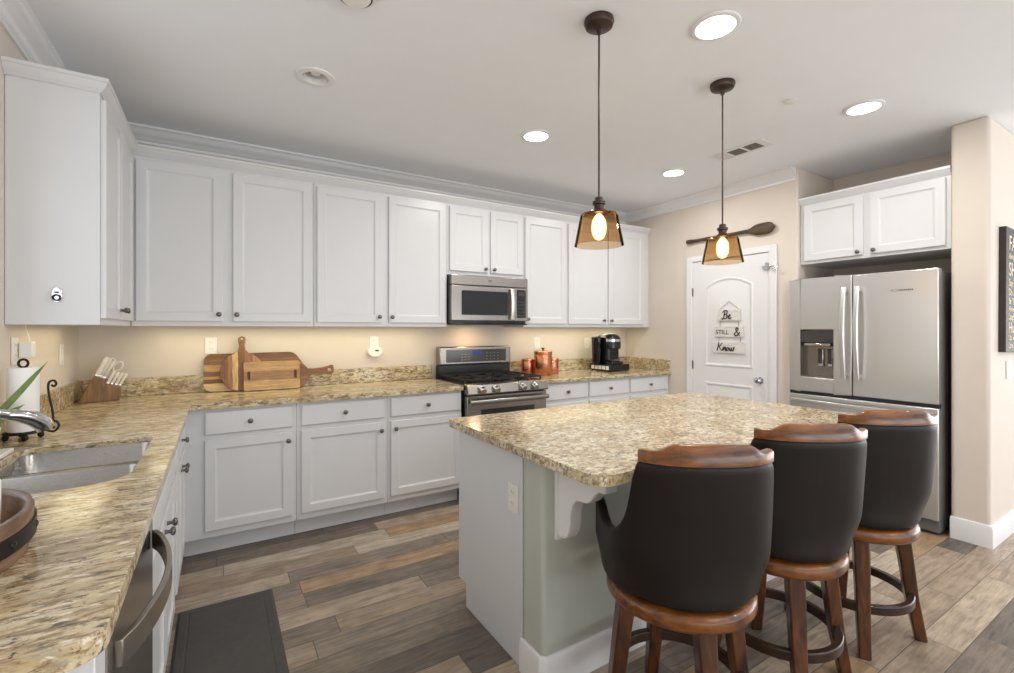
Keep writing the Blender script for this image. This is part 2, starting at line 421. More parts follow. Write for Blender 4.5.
box(b, .0621, DW-.0621, -.022, -.001, 2.018, 2.075); mk('casing', b, 'trim', d, bev=.005)
b = NB(); box(b, .064, .0765, -.014, -.001, 0, 2.016); box(b, DW-.0765, DW-.064, -.014, -.001, 0, 2.016); mk('jamb', b, 'trim', d, bev=.001)
k = NB(); lathe(k, [(.03, -.0125), (.03, -.018), (.012, -.022), (.010, -.045), (.026, -.052), (.028, -.066), (.02, -.078), (.006, -.081)], (DW-.142, 0, .905), 20, 'y')
mk('door_knob', k, 'chrome', d)
for z in (1.72, 1.0, .25):
    k = NB(); lathe(k, [(.007, z-.04), (.007, z+.04)], (.070, -.017, 0), 10); mk('hinge', k, 'nickel', d)
b = NB(); box(b, DW-.118, DW-.05, -.030, -.0225, 1.875, 1.90); box(b, DW-.09, DW-.066, -.036, -.0225, 1.862, 1.925)
tube(b, [(DW-.06, -.034, 1.885), (DW-.02, -.05, 1.888), (DW+.03, -.05, 1.872)], .006, 8); lathe(b, [(.004, -.05), (.012, -.052), (.012, -.062), (.004, -.064)], (DW-.035, 0, 1.887), 10, 'y')
lt = thing('door_latch', 'small metal flip latch at the upper corner of the pantry door', 'latch', (XW, -.845, 0), RZR)
mk('latch_body', b, 'chrome', lt, bev=.001)

# hanging plank sign on the door
sg = thing('plank_sign', 'three whitewashed planks hung on the pantry door reading Be Still & Know', 'sign', (XW-.0202, -.845, 0), RZR)
planks = [(.355, .58, 1.43, 1.535), (.32, .606, 1.28, 1.378), (.297, .62, 1.13, 1.232)]
for i, (x0, x1, z0, z1) in enumerate(planks):
    b = NB(); box(b, x0, x1, -.012, -.001, z0, z1); mk('plank', b, 'whitewash', sg, bev=.002)
b = NB(); tube(b, [(.365, -.008, 1.53), (.465, -.006, 1.61), (.57, -.008, 1.53)], .003, 6); mk('twine', b, 'jute', sg)
for x, z0, z1 in ((.375, 1.37, 1.435), (.56, 1.37, 1.435), (.36, 1.225, 1.285), (.575, 1.225, 1.285)): b = NB(); tube(b, [(x, -.006, z0), (x, -.006, z1)], .003, 6); mk('twine', b, 'jute', sg)
def smooth(pts, n=8):
    P = [Vector(p) for p in pts]; out = []
    for i in range(len(P)-1):
        p0, p1, p2, p3 = P[max(i-1, 0)], P[i], P[i+1], P[min(i+2, len(P)-1)]
        for k in range(n):
            t = k/n
            out.append(.5*((2*p1)+(p2-p0)*t+(2*p0-5*p1+4*p2-p3)*t*t+(3*p1-p0-3*p2+p3)*t**3))
    return out+[P[-1]]
def script(strokes, x, z, s, name, wd=.08):
    b = NB()
    for st in strokes:
        pts = smooth([(x+u*s, -.0135, z+v*s) for u, v in st]); n = len(pts)
        tube(b, pts, [wd*s*(.42+.58*abs(math.sin(3.1*i/n*2))) for i in range(n)], 6)
    return mk(name, b, 'ink', sg)
sB = [[(.35, .95), (.25, .5), (.12, .02), (-.05, -.05), (-.1, .12)], [(.0, .75), (.2, .98), (.55, 1.0), (.66, .8), (.5, .58), (.3, .52), (.6, .45), (.62, .2), (.4, .0), (.15, .02)],
      [(.78, .2), (.98, .32), (1.02, .45), (.9, .48), (.8, .3), (.86, .06), (1.02, .0), (1.2, .16)]]
script(sB, .405, 1.45, .074, 'lettering', .085)
amp = [[(.75, .0), (.3, .55), (.25, .85), (.42, .95), (.52, .8), (.38, .55), (.1, .3), (.08, .1), (.25, -.02), (.5, .1), (.75, .45)]]
script(amp, .52, 1.294, .075, 'lettering', .085)
text('STILL', .058, 'ink', sg, (.335, -.0135, 1.305), (PI/2, 0, 0))
sK = [[(.3, .98), (.2, .5), (.05, .0)], [(.75, .95), (.45, .6), (.22, .5), (.4, .4), (.55, .1), (.72, .02), (.88, .3), (.95, .42), (.9, .04)], [(.9, .1), (1.05, .4), (1.16, .38), (1.14, .05), (1.28, .12)],
      [(1.42, .4), (1.3, .3), (1.33, .05), (1.5, .05), (1.55, .3), (1.42, .4), (1.62, .32)], [(1.72, .42), (1.7, .1), (1.82, .02), (1.93, .3), (1.95, .4), (1.94, .1), (2.08, .02), (2.2, .3), (2.2, .42), (2.34, .4)]]
script(sK, .345, 1.152, .078, 'lettering', .08)

def lerp_tab(tab, x):
    for (a, va), (b_, vb) in zip(tab, tab[1:]):
        if x <= b_:
            t_ = max(0, min(1, (x-a)/(b_-a))); i = tab.index((a, va))
            pa, pva = tab[max(i-1, 0)]; nb_, nvb = tab[min(i+2, len(tab)-1)]; h = b_-a
            def sl(l, r, d): return 0 if l*r <= 0 else 2*l*r/(l+r)
            d1 = (vb-va)/h; d0 = (va-pva)/(a-pa) if i > 0 else d1; d2 = (nvb-vb)/(nb_-b_) if i+2 < len(tab) else d1
            m0, m1 = sl(d0, d1, h), sl(d1, d2, h)
            return (2*t_**3-3*t_**2+1)*va+(t_**3-2*t_**2+t_)*h*m0+(3*t_**2-2*t_**3)*vb+(t_**3-t_**2)*h*m1
    return tab[-1][1]

# wooden oar over the door
oa = thing('wooden_oar', 'dark wooden oar hung flat on the wall above the pantry door', 'oar', (XW, -.86, 2.222), RZR)
b = NB()
L = []
for i in range(25):
    u = i/24*.62; a = .015+.001*math.sin(i*.9); y = -.028
    if i < 3: a = .021
    L.append([(u, y+a*math.cos(q), a*math.sin(q)+.004) for q in [2*PI*k/10 for k in range(10)]])
loops(b, L); mk('shaft', b, 'oar', oa)
b = NB(); L = []
for i in range(13):
    t = i/12; u = .615+t*.255; w = lerp_tab([(0, .016), (.12, .020), (.28, .040), (.45, .050), (.75, .051), (.90, .040), (.97, .024), (1, .008)], t)
    h = .011+.006*math.sin(PI*t)
    L.append([(u, -.028+h*math.cos(q), .002+w*math.sin(q)) for q in [2*PI*k/12 for k in range(12)]])
loops(b, L); mk('blade', b, 'oar', oa)
for u in (.1, .5):
    b = NB(); box(b, u, u+.02, -.02, -.001, -.008, .008); mk('wall_bracket', b, 'iron', oa)

# ------------------------------------------------------------------ cabinets (front is local -Y, x runs along the face)
kb = NB(); lathe(kb, [(.009, 0), (.007, -.004), (.0055, -.014), (.012, -.018), (.0155, -.023), (.013, -.029), (.005, -.032)], (0, 0, 0), 14, 'y')
bmesh.ops.recalc_face_normals(kb, faces=kb.faces[:]); KN = bpy.data.meshes.new('knob'); kb.to_mesh(KN); kb.free()
KN.polygons.foreach_set('use_smooth', [True]*len(KN.polygons)); KN.materials.append(M['nickel'])
def knob(parent, x, z, y=-.02):
    o = bpy.data.objects.new('knob', KN); C.objects.link(o); o.parent = parent; o.location = (x, y, z); return o
def panel_door(parent, x0, x1, z0, z1, kn=None, rail=.052):
    b = NB(); L = []
    for i, y in ((0, -.0005), (0, -.017), (.003, -.020), (rail, -.020), (rail+.004, -.016), (rail+.014, -.0115), (rail+.017, -.0115)):
        L.append([(x0+i, y, z0+i), (x1-i, y, z0+i), (x1-i, y, z1-i), (x0+i, y, z1-i)])
    loops(b, L); o = mk('door', b, 'white', parent, ang=25)
    if kn: knob(o, *kn)
    return o
def drawer(parent, x0, x1, z0, z1, kn=True):
    b = NB(); L = []
    for i, y in ((0, -.0005), (0, -.014), (.006, -.020), (.008, -.020)):
        L.append([(x0+i, y, z0+i), (x1-i, y, z0+i), (x1-i, y, z1-i), (x0+i, y, z1-i)])
    loops(b, L); o = mk('drawer', b, 'white', parent, ang=25)
    if kn: knob(o, (x0+x1)/2, (z0+z1)/2)
    return o
def upper(name, label, loc, rz, w, z0, z1, depth, doors, group='wall cabinets', dz=(None, None)):
    t = thing(name, label, 'cabinet', loc, rz, group)
    b = NB(); box(b, .0008, w-.0008, 0, depth, z0, z1); mk('carcass', b, 'white', t, bev=.002)
    for x0, x1, kx, kz in doors: panel_door(t, x0, x1, dz[0] or z0+.03, dz[1] or z1-.028, (kx, kz))
    return t
UZ0, UZ1 = 1.372, 2.405
upper('wall_cabinet', 'two door white wall cabinet in the corner above the wooden cutting boards', (.343, -.34, 0), 0, 1.023, UZ0, UZ1, .339,
      [(.022, .469, .447, 1.448), (.525, 1.005, .547, 1.448)])
upper('wall_cabinet', 'two door white wall cabinet between the corner cabinet and the microwave', (1.366, -.34, 0), 0, 1.037, UZ0, UZ1, .339,
      [(.02, .486, .465, 1.446), (.541, 1.018, .563, 1.446)])
upper('wall_cabinet', 'short two door white wall cabinet right above the microwave', (2.403, -.34, 0), 0, .762, 1.808, UZ1, .339,
      [(.018, .38, .352, 1.872), (.41, .745, .438, 1.872)], dz=(1.842, None))
upper('wall_cabinet', 'narrow single door white wall cabinet just past the microwave', (3.165, -.34, 0), 0, .502, UZ0, UZ1, .339,
      [(.012, .484, .034, 1.445)])
upper('wall_cabinet', 'two door white wall cabinet above the coffee maker', (3.667, -.34, 0), 0, 1.162, UZ0, UZ1, .339,
      [(.019, .52, .47, 1.44), (.548, 1.067, .575, 1.44)])
lc = upper('wall_cabinet', 'white wall cabinet on the sink wall, plain end panel facing out', (.34, -1.19, 0), PI/2, .849, UZ0, UZ1, .340-XL-.001,
      [(.012, .40, .372, 1.45), (.414, .80, .442, 1.45)])
# small hook on its end panel
hk = thing('bottle_opener', 'small metal bottle opener fixed to the white cabinet end panel', 'bottle opener', (.2, -1.1905, 1.50))
b = NB(); prism(b, [(.018*math.cos(a), .034*math.sin(a)) for a in [2*PI*i/24 for i in range(24)]], 0, -.005, 'xz'); mk('back_plate', b, 'chrome', hk, bev=.002)
b = NB(); L = []
for i in range(9):
    a = PI*i/8; L.append([(.012*math.cos(q), -.006-.016*math.sin(a)*(.7+.3*math.sin(q)), -.010+.020*math.cos(a)*1.0+.004*math.sin(q)) for q in [2*PI*k/8 for k in range(8)]])
ring(b, [(.009, 0), (.013, .003), (.0145, .010), (.011, .010), (.008, .003)], (0, 0, 0), 20, mt=Matrix.Translation((0, -.005, -.012)) @ Matrix.Rotation(PI/2, 4, 'X'))
box(b, -.006, .006, -.012, -.005, .008, .014); mk('opener_lip', b, 'iron', hk, bev=.001)
# crown on the wall cabinets
b = NB(); cc = [(0, 2.40), (.004, 2.40), (.012, 2.412), (.020, 2.418), (.030, 2.44), (.036, 2.444), (.036, 2.458), (0, 2.458)]
sweep(b, [(XL+.001, -1.1905), (.3405, -1.1905), (.3405, -.3405), (4.828, -.3405)], cc)
box(b, XL+.002, .34, -1.19, -.002, 2.4055, 2.44); box(b, .34, 4.826, -.34, -.002, 2.4055, 2.44)
tag(mk('cabinet_crown', b, 'white', ang=30), 'white stepped crown strip running along the top of the wall cabinets', 'molding')

def base(name, label, loc, rz, w, doors, drawers, depth=.558):
    t = thing(name, label, 'cabinet', loc, rz, 'base cabinets')
    b = NB(); prism(b, [(0, .112), (0, .877), (depth, .877), (depth, 0), (.07, 0), (.07, .112)], .0008, w-.0008, 'yz'); mk('carcass', b, 'white', t, bev=.0015)
    for x0, x1, kx, kz in doors: panel_door(t, x0, x1, .155, .694, (kx, kz))
    for x0, x1 in drawers: drawer(t, x0, x1, .724, .860)
    return t
YB = -.61
base('base_cabinet', 'white base cabinet below the cutting boards, next to the inside corner', (.6105, YB, 0), 0, .6065, [(.108, .58, .557, .642)], [(.108, .58)])
base('base_cabinet', 'middle white base cabinet between the corner unit and the one by the range', (1.217, YB, 0), 0, .598, [(.028, .574, .548, .637)], [(.028, .574)])
base('base_cabinet', 'white base cabinet standing beside the range, on the cutting board side', (1.815, YB, 0), 0, .588, [(.022, .58, .055, .639)], [(.022, .58)])
base('base_cabinet', 'white base cabinet under the copper canisters, touching the range', (3.178, YB, 0), 0, .522, [(.03, .512, .49, .64)], [(.03, .512)])
base('base_cabinet', 'white base cabinet below the coffee maker, between its two neighbours', (3.70, YB, 0), 0, .535, [(.014, .521, .03, .64)], [(.014, .521)])
base('base_cabinet', 'white base cabinet at the pantry end of the back counter', (4.235, YB, 0), 0, .592, [(.014, .559, .533, .64)], [(.014, .559)])
base('base_cabinet', 'white two door base cabinet between the inside corner and the sink base', (.61, -1.43, 0), PI/2, .819, [(.10, .382, .352, .65), (.402, .69, .434, .65)], [(.10, .69)])
t = thing('sink_base_cabinet', 'white two door base cabinet beneath the steel sink', 'cabinet', (.61, -2.29, 0), PI/2, 'base cabinets')
b = NB(); box(b, .0008, .859, 0, .02, .112, .877); box(b, .0008, .02, .02, .548, .0, .877); box(b, .839, .859, .02, .548, 0, .877); box(b, .02, .839, .02, .548, .112, .13); box(b, .02, .839, .07, .085, 0, .112); mk('carcass', b, 'white', t, bev=.0015)
for x0, x1, kx in ((.025, .42, .385), (.44, .835, .475)): panel_door(t, x0, x1, .155, .694, (kx, .65))
drawer(t, .025, .835, .724, .86, False)
b = NB(); box(b, XL+.002, .632, -2.985, -2.912, 0, .877); tag(mk('end_panel', b, 'white', bev=.002), 'plain white panel closing the counter end beside the dishwasher', 'panel')
# fridge cabinet
fc = upper('fridge_cabinet', 'two door white cabinet mounted over the stainless refrigerator', (4.87, -1.902, 0), RZR, .931, 1.882, 2.37, .565,
      [(.034, .442, .415, 1.93), (.488, .905, .515, 1.93)], group=None, dz=(1.905, 2.352))
b = NB(); sweep(b, [(4.869, -1.902), (4.869, -2.833)], [(0, 2.365), (.004, 2.365), (.010, 2.376), (.018, 2.382), (.026, 2.40), (.032, 2.404), (.032, 2.42), (0, 2.42)])
cr_ = mk('crown_strip', b, 'white', ang=30); bpy.context.view_layer.update(); cr_.parent = fc; cr_.matrix_parent_inverse = fc.matrix_world.inverted()

# ------------------------------------------------------------------ worktops
def slab(name, outer, hole, z1, mat, label, th=.036, r=.013):
    b = NB(); ed = []
    for poly in [outer]+([hole] if hole else []):
        vs = [b.verts.new((x, y, z1)) for x, y in poly]; ed += [b.edges.new((vs[i], vs[(i+1) % len(vs)])) for i in range(len(vs))]
    bmesh.ops.triangle_fill(b, use_beauty=True, use_dissolve=False, edges=ed)
    fs = b.faces[:]; r_ = bmesh.ops.extrude_face_region(b, geom=fs)
    for v in [g for g in r_['geom'] if isinstance(g, bmesh.types.BMVert)]: v.co.z -= th
    o = mk(name, b, mat, bev=r, seg=4, ang=40); tag(o, label, 'worktop'); return o
CT = .914
def arc(cx, cy, r, a0, a1, n=6): return [(cx+r*math.cos(math.radians(a0+(a1-a0)*i/n)), cy+r*math.sin(math.radians(a0+(a1-a0)*i/n))) for i in range(n+1)]
outer = [(XL+.001, -.001), (XL+.001, -3.032)] + arc(.648-.05, -3.032+.05, .05, -90, 0) + [(.648, -.648), (2.404, -.648), (2.404, -.001)]
hole = [(.562, -1.545)] + arc(.527, -1.545, .035, 0, 90, 4)[1:] + arc(.235, -1.57, .06, 90, 180, 4) + arc(.275, -2.07, .1, 180, 270, 5) + arc(.44, -2.05, .122, -90, 0, 6)
ct = slab('worktop', outer, hole, CT, 'granite_run', 'L shaped gold granite worktop with the double sink cut into it')
BS = 1.034
b = NB(); box(b, XL+.0215, 2.404, -.021, -.001, CT+.0005, BS); mk('backsplash', b, 'granite_run', ct, bev=.003)
b = NB(); box(b, XL+.001, XL+.021, -3.03, -.001, CT+.0005, BS); mk('backsplash', b, 'granite_run', ct, bev=.003)
ct2 = slab('worktop', [(3.180, -.001), (3.180, -.648), (XW-.001, -.648), (XW-.001, -.001)], None, CT, 'granite_run', 'short granite worktop between the range and the pantry wall', )
b = NB(); box(b, 3.180, XW-.0215, -.021, -.001, CT+.0005, BS); mk('backsplash', b, 'granite_run', ct2, bev=.003)
b = NB(); box(b, XW-.021, XW-.001, -.63, -.001, CT+.0005, BS); mk('backsplash', b, 'granite_run', ct2, bev=.003)

# sink
DV = -1.86
sk = thing('double_sink', 'stainless double bowl sink set under the granite worktop', 'sink', (.37, -1.83, .68))
def bowl(poly, z0, z1):
    b = NB(); L = [[(x, y, z1) for x, y in offset(poly, 0)]]
    for dd, z in ((.004, z1-.004), (.012, z0+.05), (.022, z0+.018), (.05, z0), (.09, z0)): L.append([(x, y, z) for x, y in offset(poly, dd)])
    loops(b, L, cap0=False)
    for v in b.verts: v.co -= Vector((.37, -1.83, .68))
    return mk('bowl', b, 'steel_sink', sk, ang=50)
FB = [(.5585, DV+.018)] + arc(.5235, -1.5485, .035, 0, 90, 4) + arc(.2375, -1.5725, .059, 90, 180, 4) + [(.1785, DV+.018)]
bowl(FB, .68, CT-.020)
NBW = [(.1785, DV-.018)] + arc(.2775, -2.068, .099, 180, 270, 5) + arc(.4385, -2.049, .120, -90, 0, 6) + arc(.5285, DV-.048, .03, 0, 90, 4)
bowl(NBW, .71, CT-.020)
b = NB(); box(b, .182, .556, DV-.0175, DV+.0175, CT-.045, CT-.0205)
for v in b.verts: v.co -= Vector((.37, -1.83, .68))
mk('divider', b, 'steel_h', sk, bev=.004)
for yy, z in ((-1.7, .661), (-2.06, .691)):
    k = NB(); ring(k, [(.02, 0), (.045, 0), (.045, .003), (.03, .004)], (0, yy+1.83, z-.68)); lathe(k, [(.02, -.001), (.02, .002)], (0, yy+1.83, z-.68)); mk('drain', k, 'chrome', sk)

# faucet
fa = thing('faucet', 'chrome pull out faucet arching over the sink', 'faucet', (.102, -1.80, CT+.0005))
k = NB(); lathe(k, [(.03, 0), (.03, .008), (.022, .014), (.02, .10), (.023, .13), (.016, .145)], (0, 0, 0), 20); mk('body', k, 'chrome', fa)
k = NB(); tube(k, smooth([(0, 0, .13), (.02, .02, .165), (.06, .06, .165), (.10, .105, .15)]), .015, 12); mk('spout', k, 'chrome', fa)
k = NB(); P = smooth([(.085, .09, .154), (.108, .117, .146), (.134, .146, .13), (.154, .168, .108), (.162, .177, .088)], 6); n = len(P)
tube(k, P, [.016+.011*math.sin(min(1, i/n*1.25)*PI/2) for i in range(n)], 14); mk('spray_head', k, 'chrome', fa)
k = NB(); tube(k, smooth([(0, 0, .13), (.004, -.03, .17), (.008, -.07, .20)]), [.009]*8+[.007]*9, 10); mk('handle', k, 'chrome', fa)

# dishwasher
dw = thing('dishwasher', 'stainless dishwasher under the near end of the sink counter', 'dishwasher', (.61, -2.908, 0), PI/2)
b = NB(); box(b, 0, .614, .012, .555, .1, .872); mk('tub', b, 'body_grey', dw, bev=.003)
b = NB(); box(b, .004, .61, -.025, .0115, .115, .866); mk('door', b, 'steel_h', dw, bev=.006, seg=3)
b = NB(); box(b, .02, .594, .06, .075, 0, .0995); mk('toe_kick', b, 'dark', dw)
b = NB(); L = []
for i in range(17):
    t_ = i/16; x = .045+.524*t_; y = -.0318-.050*math.sin(PI*t_)**.75
    L.append([(x, y-.006, .768), (x, y+.006, .768), (x, y+.006, .816), (x, y-.006, .816)])
loops(b, L); mk('handle', b, 'steel_h', dw, bev=.002)
b = NB(); box(b, .05, .13, -.0262, -.0252, .835, .848); mk('vent_label', b, 'panel_grey', dw)

# ------------------------------------------------------------------ island
isl = thing('kitchen_island', 'kitchen island base with white end panel and sage grey back wall', 'island', (1.815, -2.36, 0))
IX = 1.75
b = NB(); prism(b, [(.58, .112), (.58, .877), (.006, .877), (.006, 0), (.50, 0), (.50, .112)], 0, IX, 'yz'); mk('cabinet_body', b, 'white', isl, bev=.002)
b = NB(); box(b, 0, IX, -.135, .0055, 0, .877); mk('back_wall', b, 'pony', isl, bev=.018, seg=4)
b = NB(); sweep(b, [(0, .0055), (0, -.12), (.015, -.135), (IX-.015, -.135), (IX, -.12), (IX, .0055)][::-1], [(-o, z*.95) for o, z in bp]) if False else None
b = NB(); sweep(b, [(0, .0055), (0, -.122), (.013, -.135), (IX-.013, -.135), (IX, -.122), (IX, .0055)], [(o, z*.95) for o, z in bp]); mk('baseboard', b, 'trim', isl, bev=.003)
cprof = [(-.136, .877), (-.136, .575), (-.182, .575), (-.196, .585), (-.21, .61), (-.216, .64), (-.218, .68), (-.23, .715), (-.252, .738), (-.28, .742), (-.305, .745), (-.325, .757), (-.345, .785), (-.365, .80), (-.40, .805), (-.40, .877)]
def corbel(x):
    b = NB(); prism(b, cprof, x, x+.055, 'yz'); box(b, x-.012, x+.067, -.152, -.1355, .56, .877)
    return mk('corbel', b, 'trim', isl, bev=.004)
corbel(.062); corbel(.85); corbel(1.6)
# outlet in the end panel
def plate(parent_name, label, loc, rz, w=.072, h=.117, kind='outlet'):
    t = thing(parent_name, label, kind, loc, rz)
    b = NB(); box(b, -w/2, w/2, -.006, -.0005, -h/2, h/2); mk('cover_plate', b, 'plastic', t, bev=.002)
    if kind == 'outlet':
        for dz in (-.022, .022):
            b = NB(); prism(b, rrect(-.016, .016, dz-.014, dz+.014, .008), -.008, -.0061, 'xz'); o = mk('socket', b, 'plastic', t)
            k = NB(); box(k, -.008, -.006, -.0084, -.008, dz-.002, dz+.007); box(k, .005, .007, -.0084, -.008, dz-.002, dz+.006); mk('slot', k, 'shadow', o)
    else:
        n = max(1, round(w/.072))
        for i in range(n):
            x = (i-(n-1)/2)*.046; b = NB(); box(b, x-.016, x+.016, -.010, -.0061, -.033, .033); mk('rocker', b, 'plastic', t, bev=.002)
    return t
plate('outlet', 'white outlet on the white end panel of the island', (1.8145, -2.295, .665), -PI/2)
iso = [(.0, 0)]
it = slab('island_worktop', arc(1.743+.03, -1.80-.03, .03, 180, 90, 4) + arc(3.60-.05, -1.80-.05, .05, 90, 0, 5) + arc(3.60-.06, -2.872+.06, .06, 0, -90, 6) + arc(1.743+.07, -2.872+.07, .07, -90, -180, 7),
     None, CT, 'granite_isl', 'rectangular gold granite slab on top of the island')

# ------------------------------------------------------------------ range
rg = thing('gas_range', 'stainless gas range set between the base cabinets', 'range', (2.797, -.02, 0))
HW = .381
b = NB(); box(b, -HW, HW, -.615, 0, .03, .9); mk('body', b, 'dark', rg, bev=.003)
b = NB(); box(b, -HW+.002, HW-.002, -.64, -.07, .9005, .919); mk('cooktop', b, 'dark', rg, bev=.006)
b = NB(); prism(b, [(-.685, .84), (-.69, .85), (-.665, .915), (-.62, .926), (-.616, .926), (-.616, .84)], -HW, HW, 'yz'); cp_ = mk('control_panel', b, 'steel_h', rg, bev=.004)
for x in (-.262, -.135, .118, .237):
    k = NB(); mt = Matrix.Translation((x, -.682, .884)) @ Matrix.Rotation(math.radians(20), 4, 'X')
    lathe(k, [(.032, .002), (.032, -.004), (.027, -.008), (.025, -.036), (.020, -.040)], (0, 0, 0), 20, 'y', mt=mt); mk('knob', k, 'chrome', cp_)
od = NB(); box(od, -HW+.003, HW-.003, -.66, -.6155, .2, .832); dr = mk('oven_door', od, 'steel_h', rg, bev=.006)
b = NB(); box(b, -.255, .255, -.662, -.6595, .31, .72); mk('window', b, 'glass_black', dr, bev=.001)
b = NB(); L = []
for i in range(13):
    x = -.37+.74*i/12; y = -.704-.012*math.sin(PI*i/12)
    L.append([(x, y+.011*math.cos(q), .787+.019*math.sin(q)) for q in [2*PI*k/12 for k in range(12)]])
loops(b, L); 
for x in (-.35, .33): box(b, x, x+.022, -.70, -.6605, .775, .80)
mk('handle', b, 'steel_h', dr)
b = NB(); box(b, -HW+.003, HW-.003, -.655, -.6155, .04, .192); mk('drawer', b, 'steel_h', rg, bev=.006)
b = NB(); box(b, -HW+.022, HW, -.068, -.001, .9005, 1.03); bg = mk('backguard', b, 'dark', rg, bev=.004)
b = NB(); box(b, -HW+.022, HW, -.085, -.001, 1.0305, 1.195); pn = mk('backguard_panel', b, 'steel_h', bg, bev=.012, seg=3)
b = NB(); box(b, -.295, .325, -.087, -.0845, 1.055, 1.168); mk('control_glass', b, 'panel_grey', bg, bev=.001)
b = NB(); box(b, -.03, .055, -.0878, -.0871, 1.118, 1.158); mk('clock_display', b, 'display', bg)
b = NB()
for i in range(4):
    for j in range(3):
        if i != 3: box(b, -.15+i*.035, -.13+i*.035, -.0877, -.0871, 1.072+j*.025, 1.078+j*.025)
for i in range(4):
    for j in range(3): box(b, .11+i*.04, .122+i*.04, -.0877, -.0871, 1.072+j*.028, 1.079+j*.028)
mk('keypad_marks', b, 'nickel', bg)
for gx in (-.25, 0, .25):
    k = NB(); x0, x1, y0, y1, zt = gx-.118, gx+.118, -.60, -.10, .955
    for x in (x0, x1-.012): box(k, x, x+.012, y0, y1, zt-.014, zt)
    for y in (y0, (y0+y1)/2-.006, y1-.012): box(k, x0+.0125, x1-.0125, y, y+.012, zt-.014, zt)
    for y in (-.485, -.215):
        for dx, dy in ((1, 0), (-1, 0)): box(k, min(gx+dx*.03, gx+dx*.1), max(gx+dx*.03, gx+dx*.1), y-.005, y+.005, zt-.013, zt+.003)
        box(k, gx-.005, gx+.005, y-.1, y-.03, zt-.013, zt+.003); box(k, gx-.005, gx+.005, y+.03, y+.1, zt-.013, zt+.003)
    for x in (x0, x1-.012):
        for y in (y0, y1-.012): box(k, x, x+.012, y, y+.012, .9192, zt-.0142)
    mk('grate', k, 'castiron', rg, bev=.002)
    for y in (-.485, -.215):
        k = NB(); lathe(k, [(.05, .9195), (.05, .924), (.035, .926), (.034, .938), (.012, .942)], (gx, y, 0), 20); mk('burner', k, 'dark', rg)
# thin edge trim of the counter gap is left to the body itself

# ------------------------------------------------------------------ microwave
mw = thing('microwave', 'stainless over the range microwave hung below the short cabinet', 'microwave', (2.786, -.001, 1.402))
b = NB(); box(b, -.379, .379, -.375, 0, 0, .405); mk('case', b, 'dark', mw, bev=.003)
b = NB(); box(b, -.379, .379, -.415, -.3755, .318, .405); mk('vent_panel', b, 'steel_h', mw, bev=.008, seg=3)
b = NB(); box(b, -.379, .225, -.415, -.3755, .022, .3155); md = mk('door', b, 'steel_h', mw, bev=.006, seg=3)
b = NB(); prism(b, rrect(-.285, .165, .07, .275, .012), -.4175, -.4145, 'xz'); mk('window', b, 'glass_black', md)
b = NB(); L = []
for i in range(11):
    z = .035+.265*i/10; y = -.436-.016*math.sin(PI*i/10)
    L.append([(.20+.020*math.cos(q), y+.010*math.sin(q), z) for q in [2*PI*k/12 for k in range(12)]])
loops(b, L); box(b, .192, .208, -.436, -.4152, .045, .062); box(b, .192, .208, -.436, -.4152, .272, .289); mk('handle', b, 'steel', md)
b = NB(); box(b, .2275, .379, -.415, -.3755, .022, .3155); cpn = mk('control_panel', b, 'steel_h', mw, bev=.004)
b = NB(); box(b, .26, .355, -.4165, -.4145, .05, .30); mk('control_glass', b, 'glass_black', cpn)
b = NB()
for i in range(3):
    for j in range(5): box(b, .27+i*.028, .288+i*.028, -.4172, -.4166, .066+j*.03, .078+j*.03)
mk('keypad', b, 'panel_grey', cpn)
b = NB(); box(b, .272, .342, -.4172, -.4166, .245, .283); mk('display_window', b, 'shadow', cpn)
b = NB(); prism(b, [(.024*math.cos(a)-.01, .008*math.sin(a)+.365) for a in [2*PI*i/16 for i in range(16)]], -.4165, -.4148, 'xz'); mk('maker_emblem', b, 'nickel', mw)
b = NB(); box(b, -.379, .379, -.405, -.0, -.012, -.0005); mk('underside', b, 'dark', mw, bev=.004)

# ------------------------------------------------------------------ refrigerator (local front -Y -> world -X)
fr = thing('refrigerator', 'stainless french door refrigerator in the wall alcove', 'refrigerator', (4.75, -1.872, 0), RZR)
FW = .93
b = NB(); box(b, .036, FW-.004, .068, .66, .02, 1.735); mk('body', b, 'body_grey', fr, bev=.004)
b = NB(); box(b, .10, .16, .075, .14, 1.736, 1.756); box(b, FW-.16, FW-.06, .075, .14, 1.736, 1.76); mk('hinge_cover', b, 'body_grey', fr, bev=.003)
Z0, Z1 = .862, 1.752
dx0, dx1, dz0, dz1 = .082, .33, .975, 1.348
b = NB()
L = lambda y, i: [(x, y, z) for x, z in rrect(.0+i, .444-i, Z0+i, Z1-i, .008, 3)]
# left door: ring of slabs around the dispenser opening
box(b, 0, dx0, 0, .067, Z0, Z1); box(b, dx1, .444, 0, .067, Z0, Z1); box(b, dx0, dx1, 0, .067, Z0, dz0); box(b, dx0, dx1, 0, .067, dz1, Z1)
bmesh.ops.remove_doubles(b, verts=b.verts[:], dist=1e-5)
inner = [f for f in b.faces if all(min(abs(v.co.x-q) for q in (dx0, dx1)) < 1e-4 or False for v in f.verts) and abs(f.normal.y) < .5 and all(v.co.x == f.verts[0].co.x for v in f.verts)]
ld = mk('door', b, 'steel', fr, bev=.006, seg=3, ang=60)
b = NB()
for (x0, x1, y0, y1, z0, z1) in ((dx0+.002, dx1-.002, .061, .066, dz0+.002, dz1-.002), (dx0+.001, dx0+.006, .004, .0605, dz0+.002, dz1-.002), (dx1-.006, dx1-.001, .004, .0605, dz0+.002, dz1-.002), (dx0+.0065, dx1-.0065, .004, .0605, dz0+.001, dz0+.012)):
    box(b, x0, x1, y0, y1, z0, z1)
dn = mk('dispenser_recess', b, 'steel_h', ld)
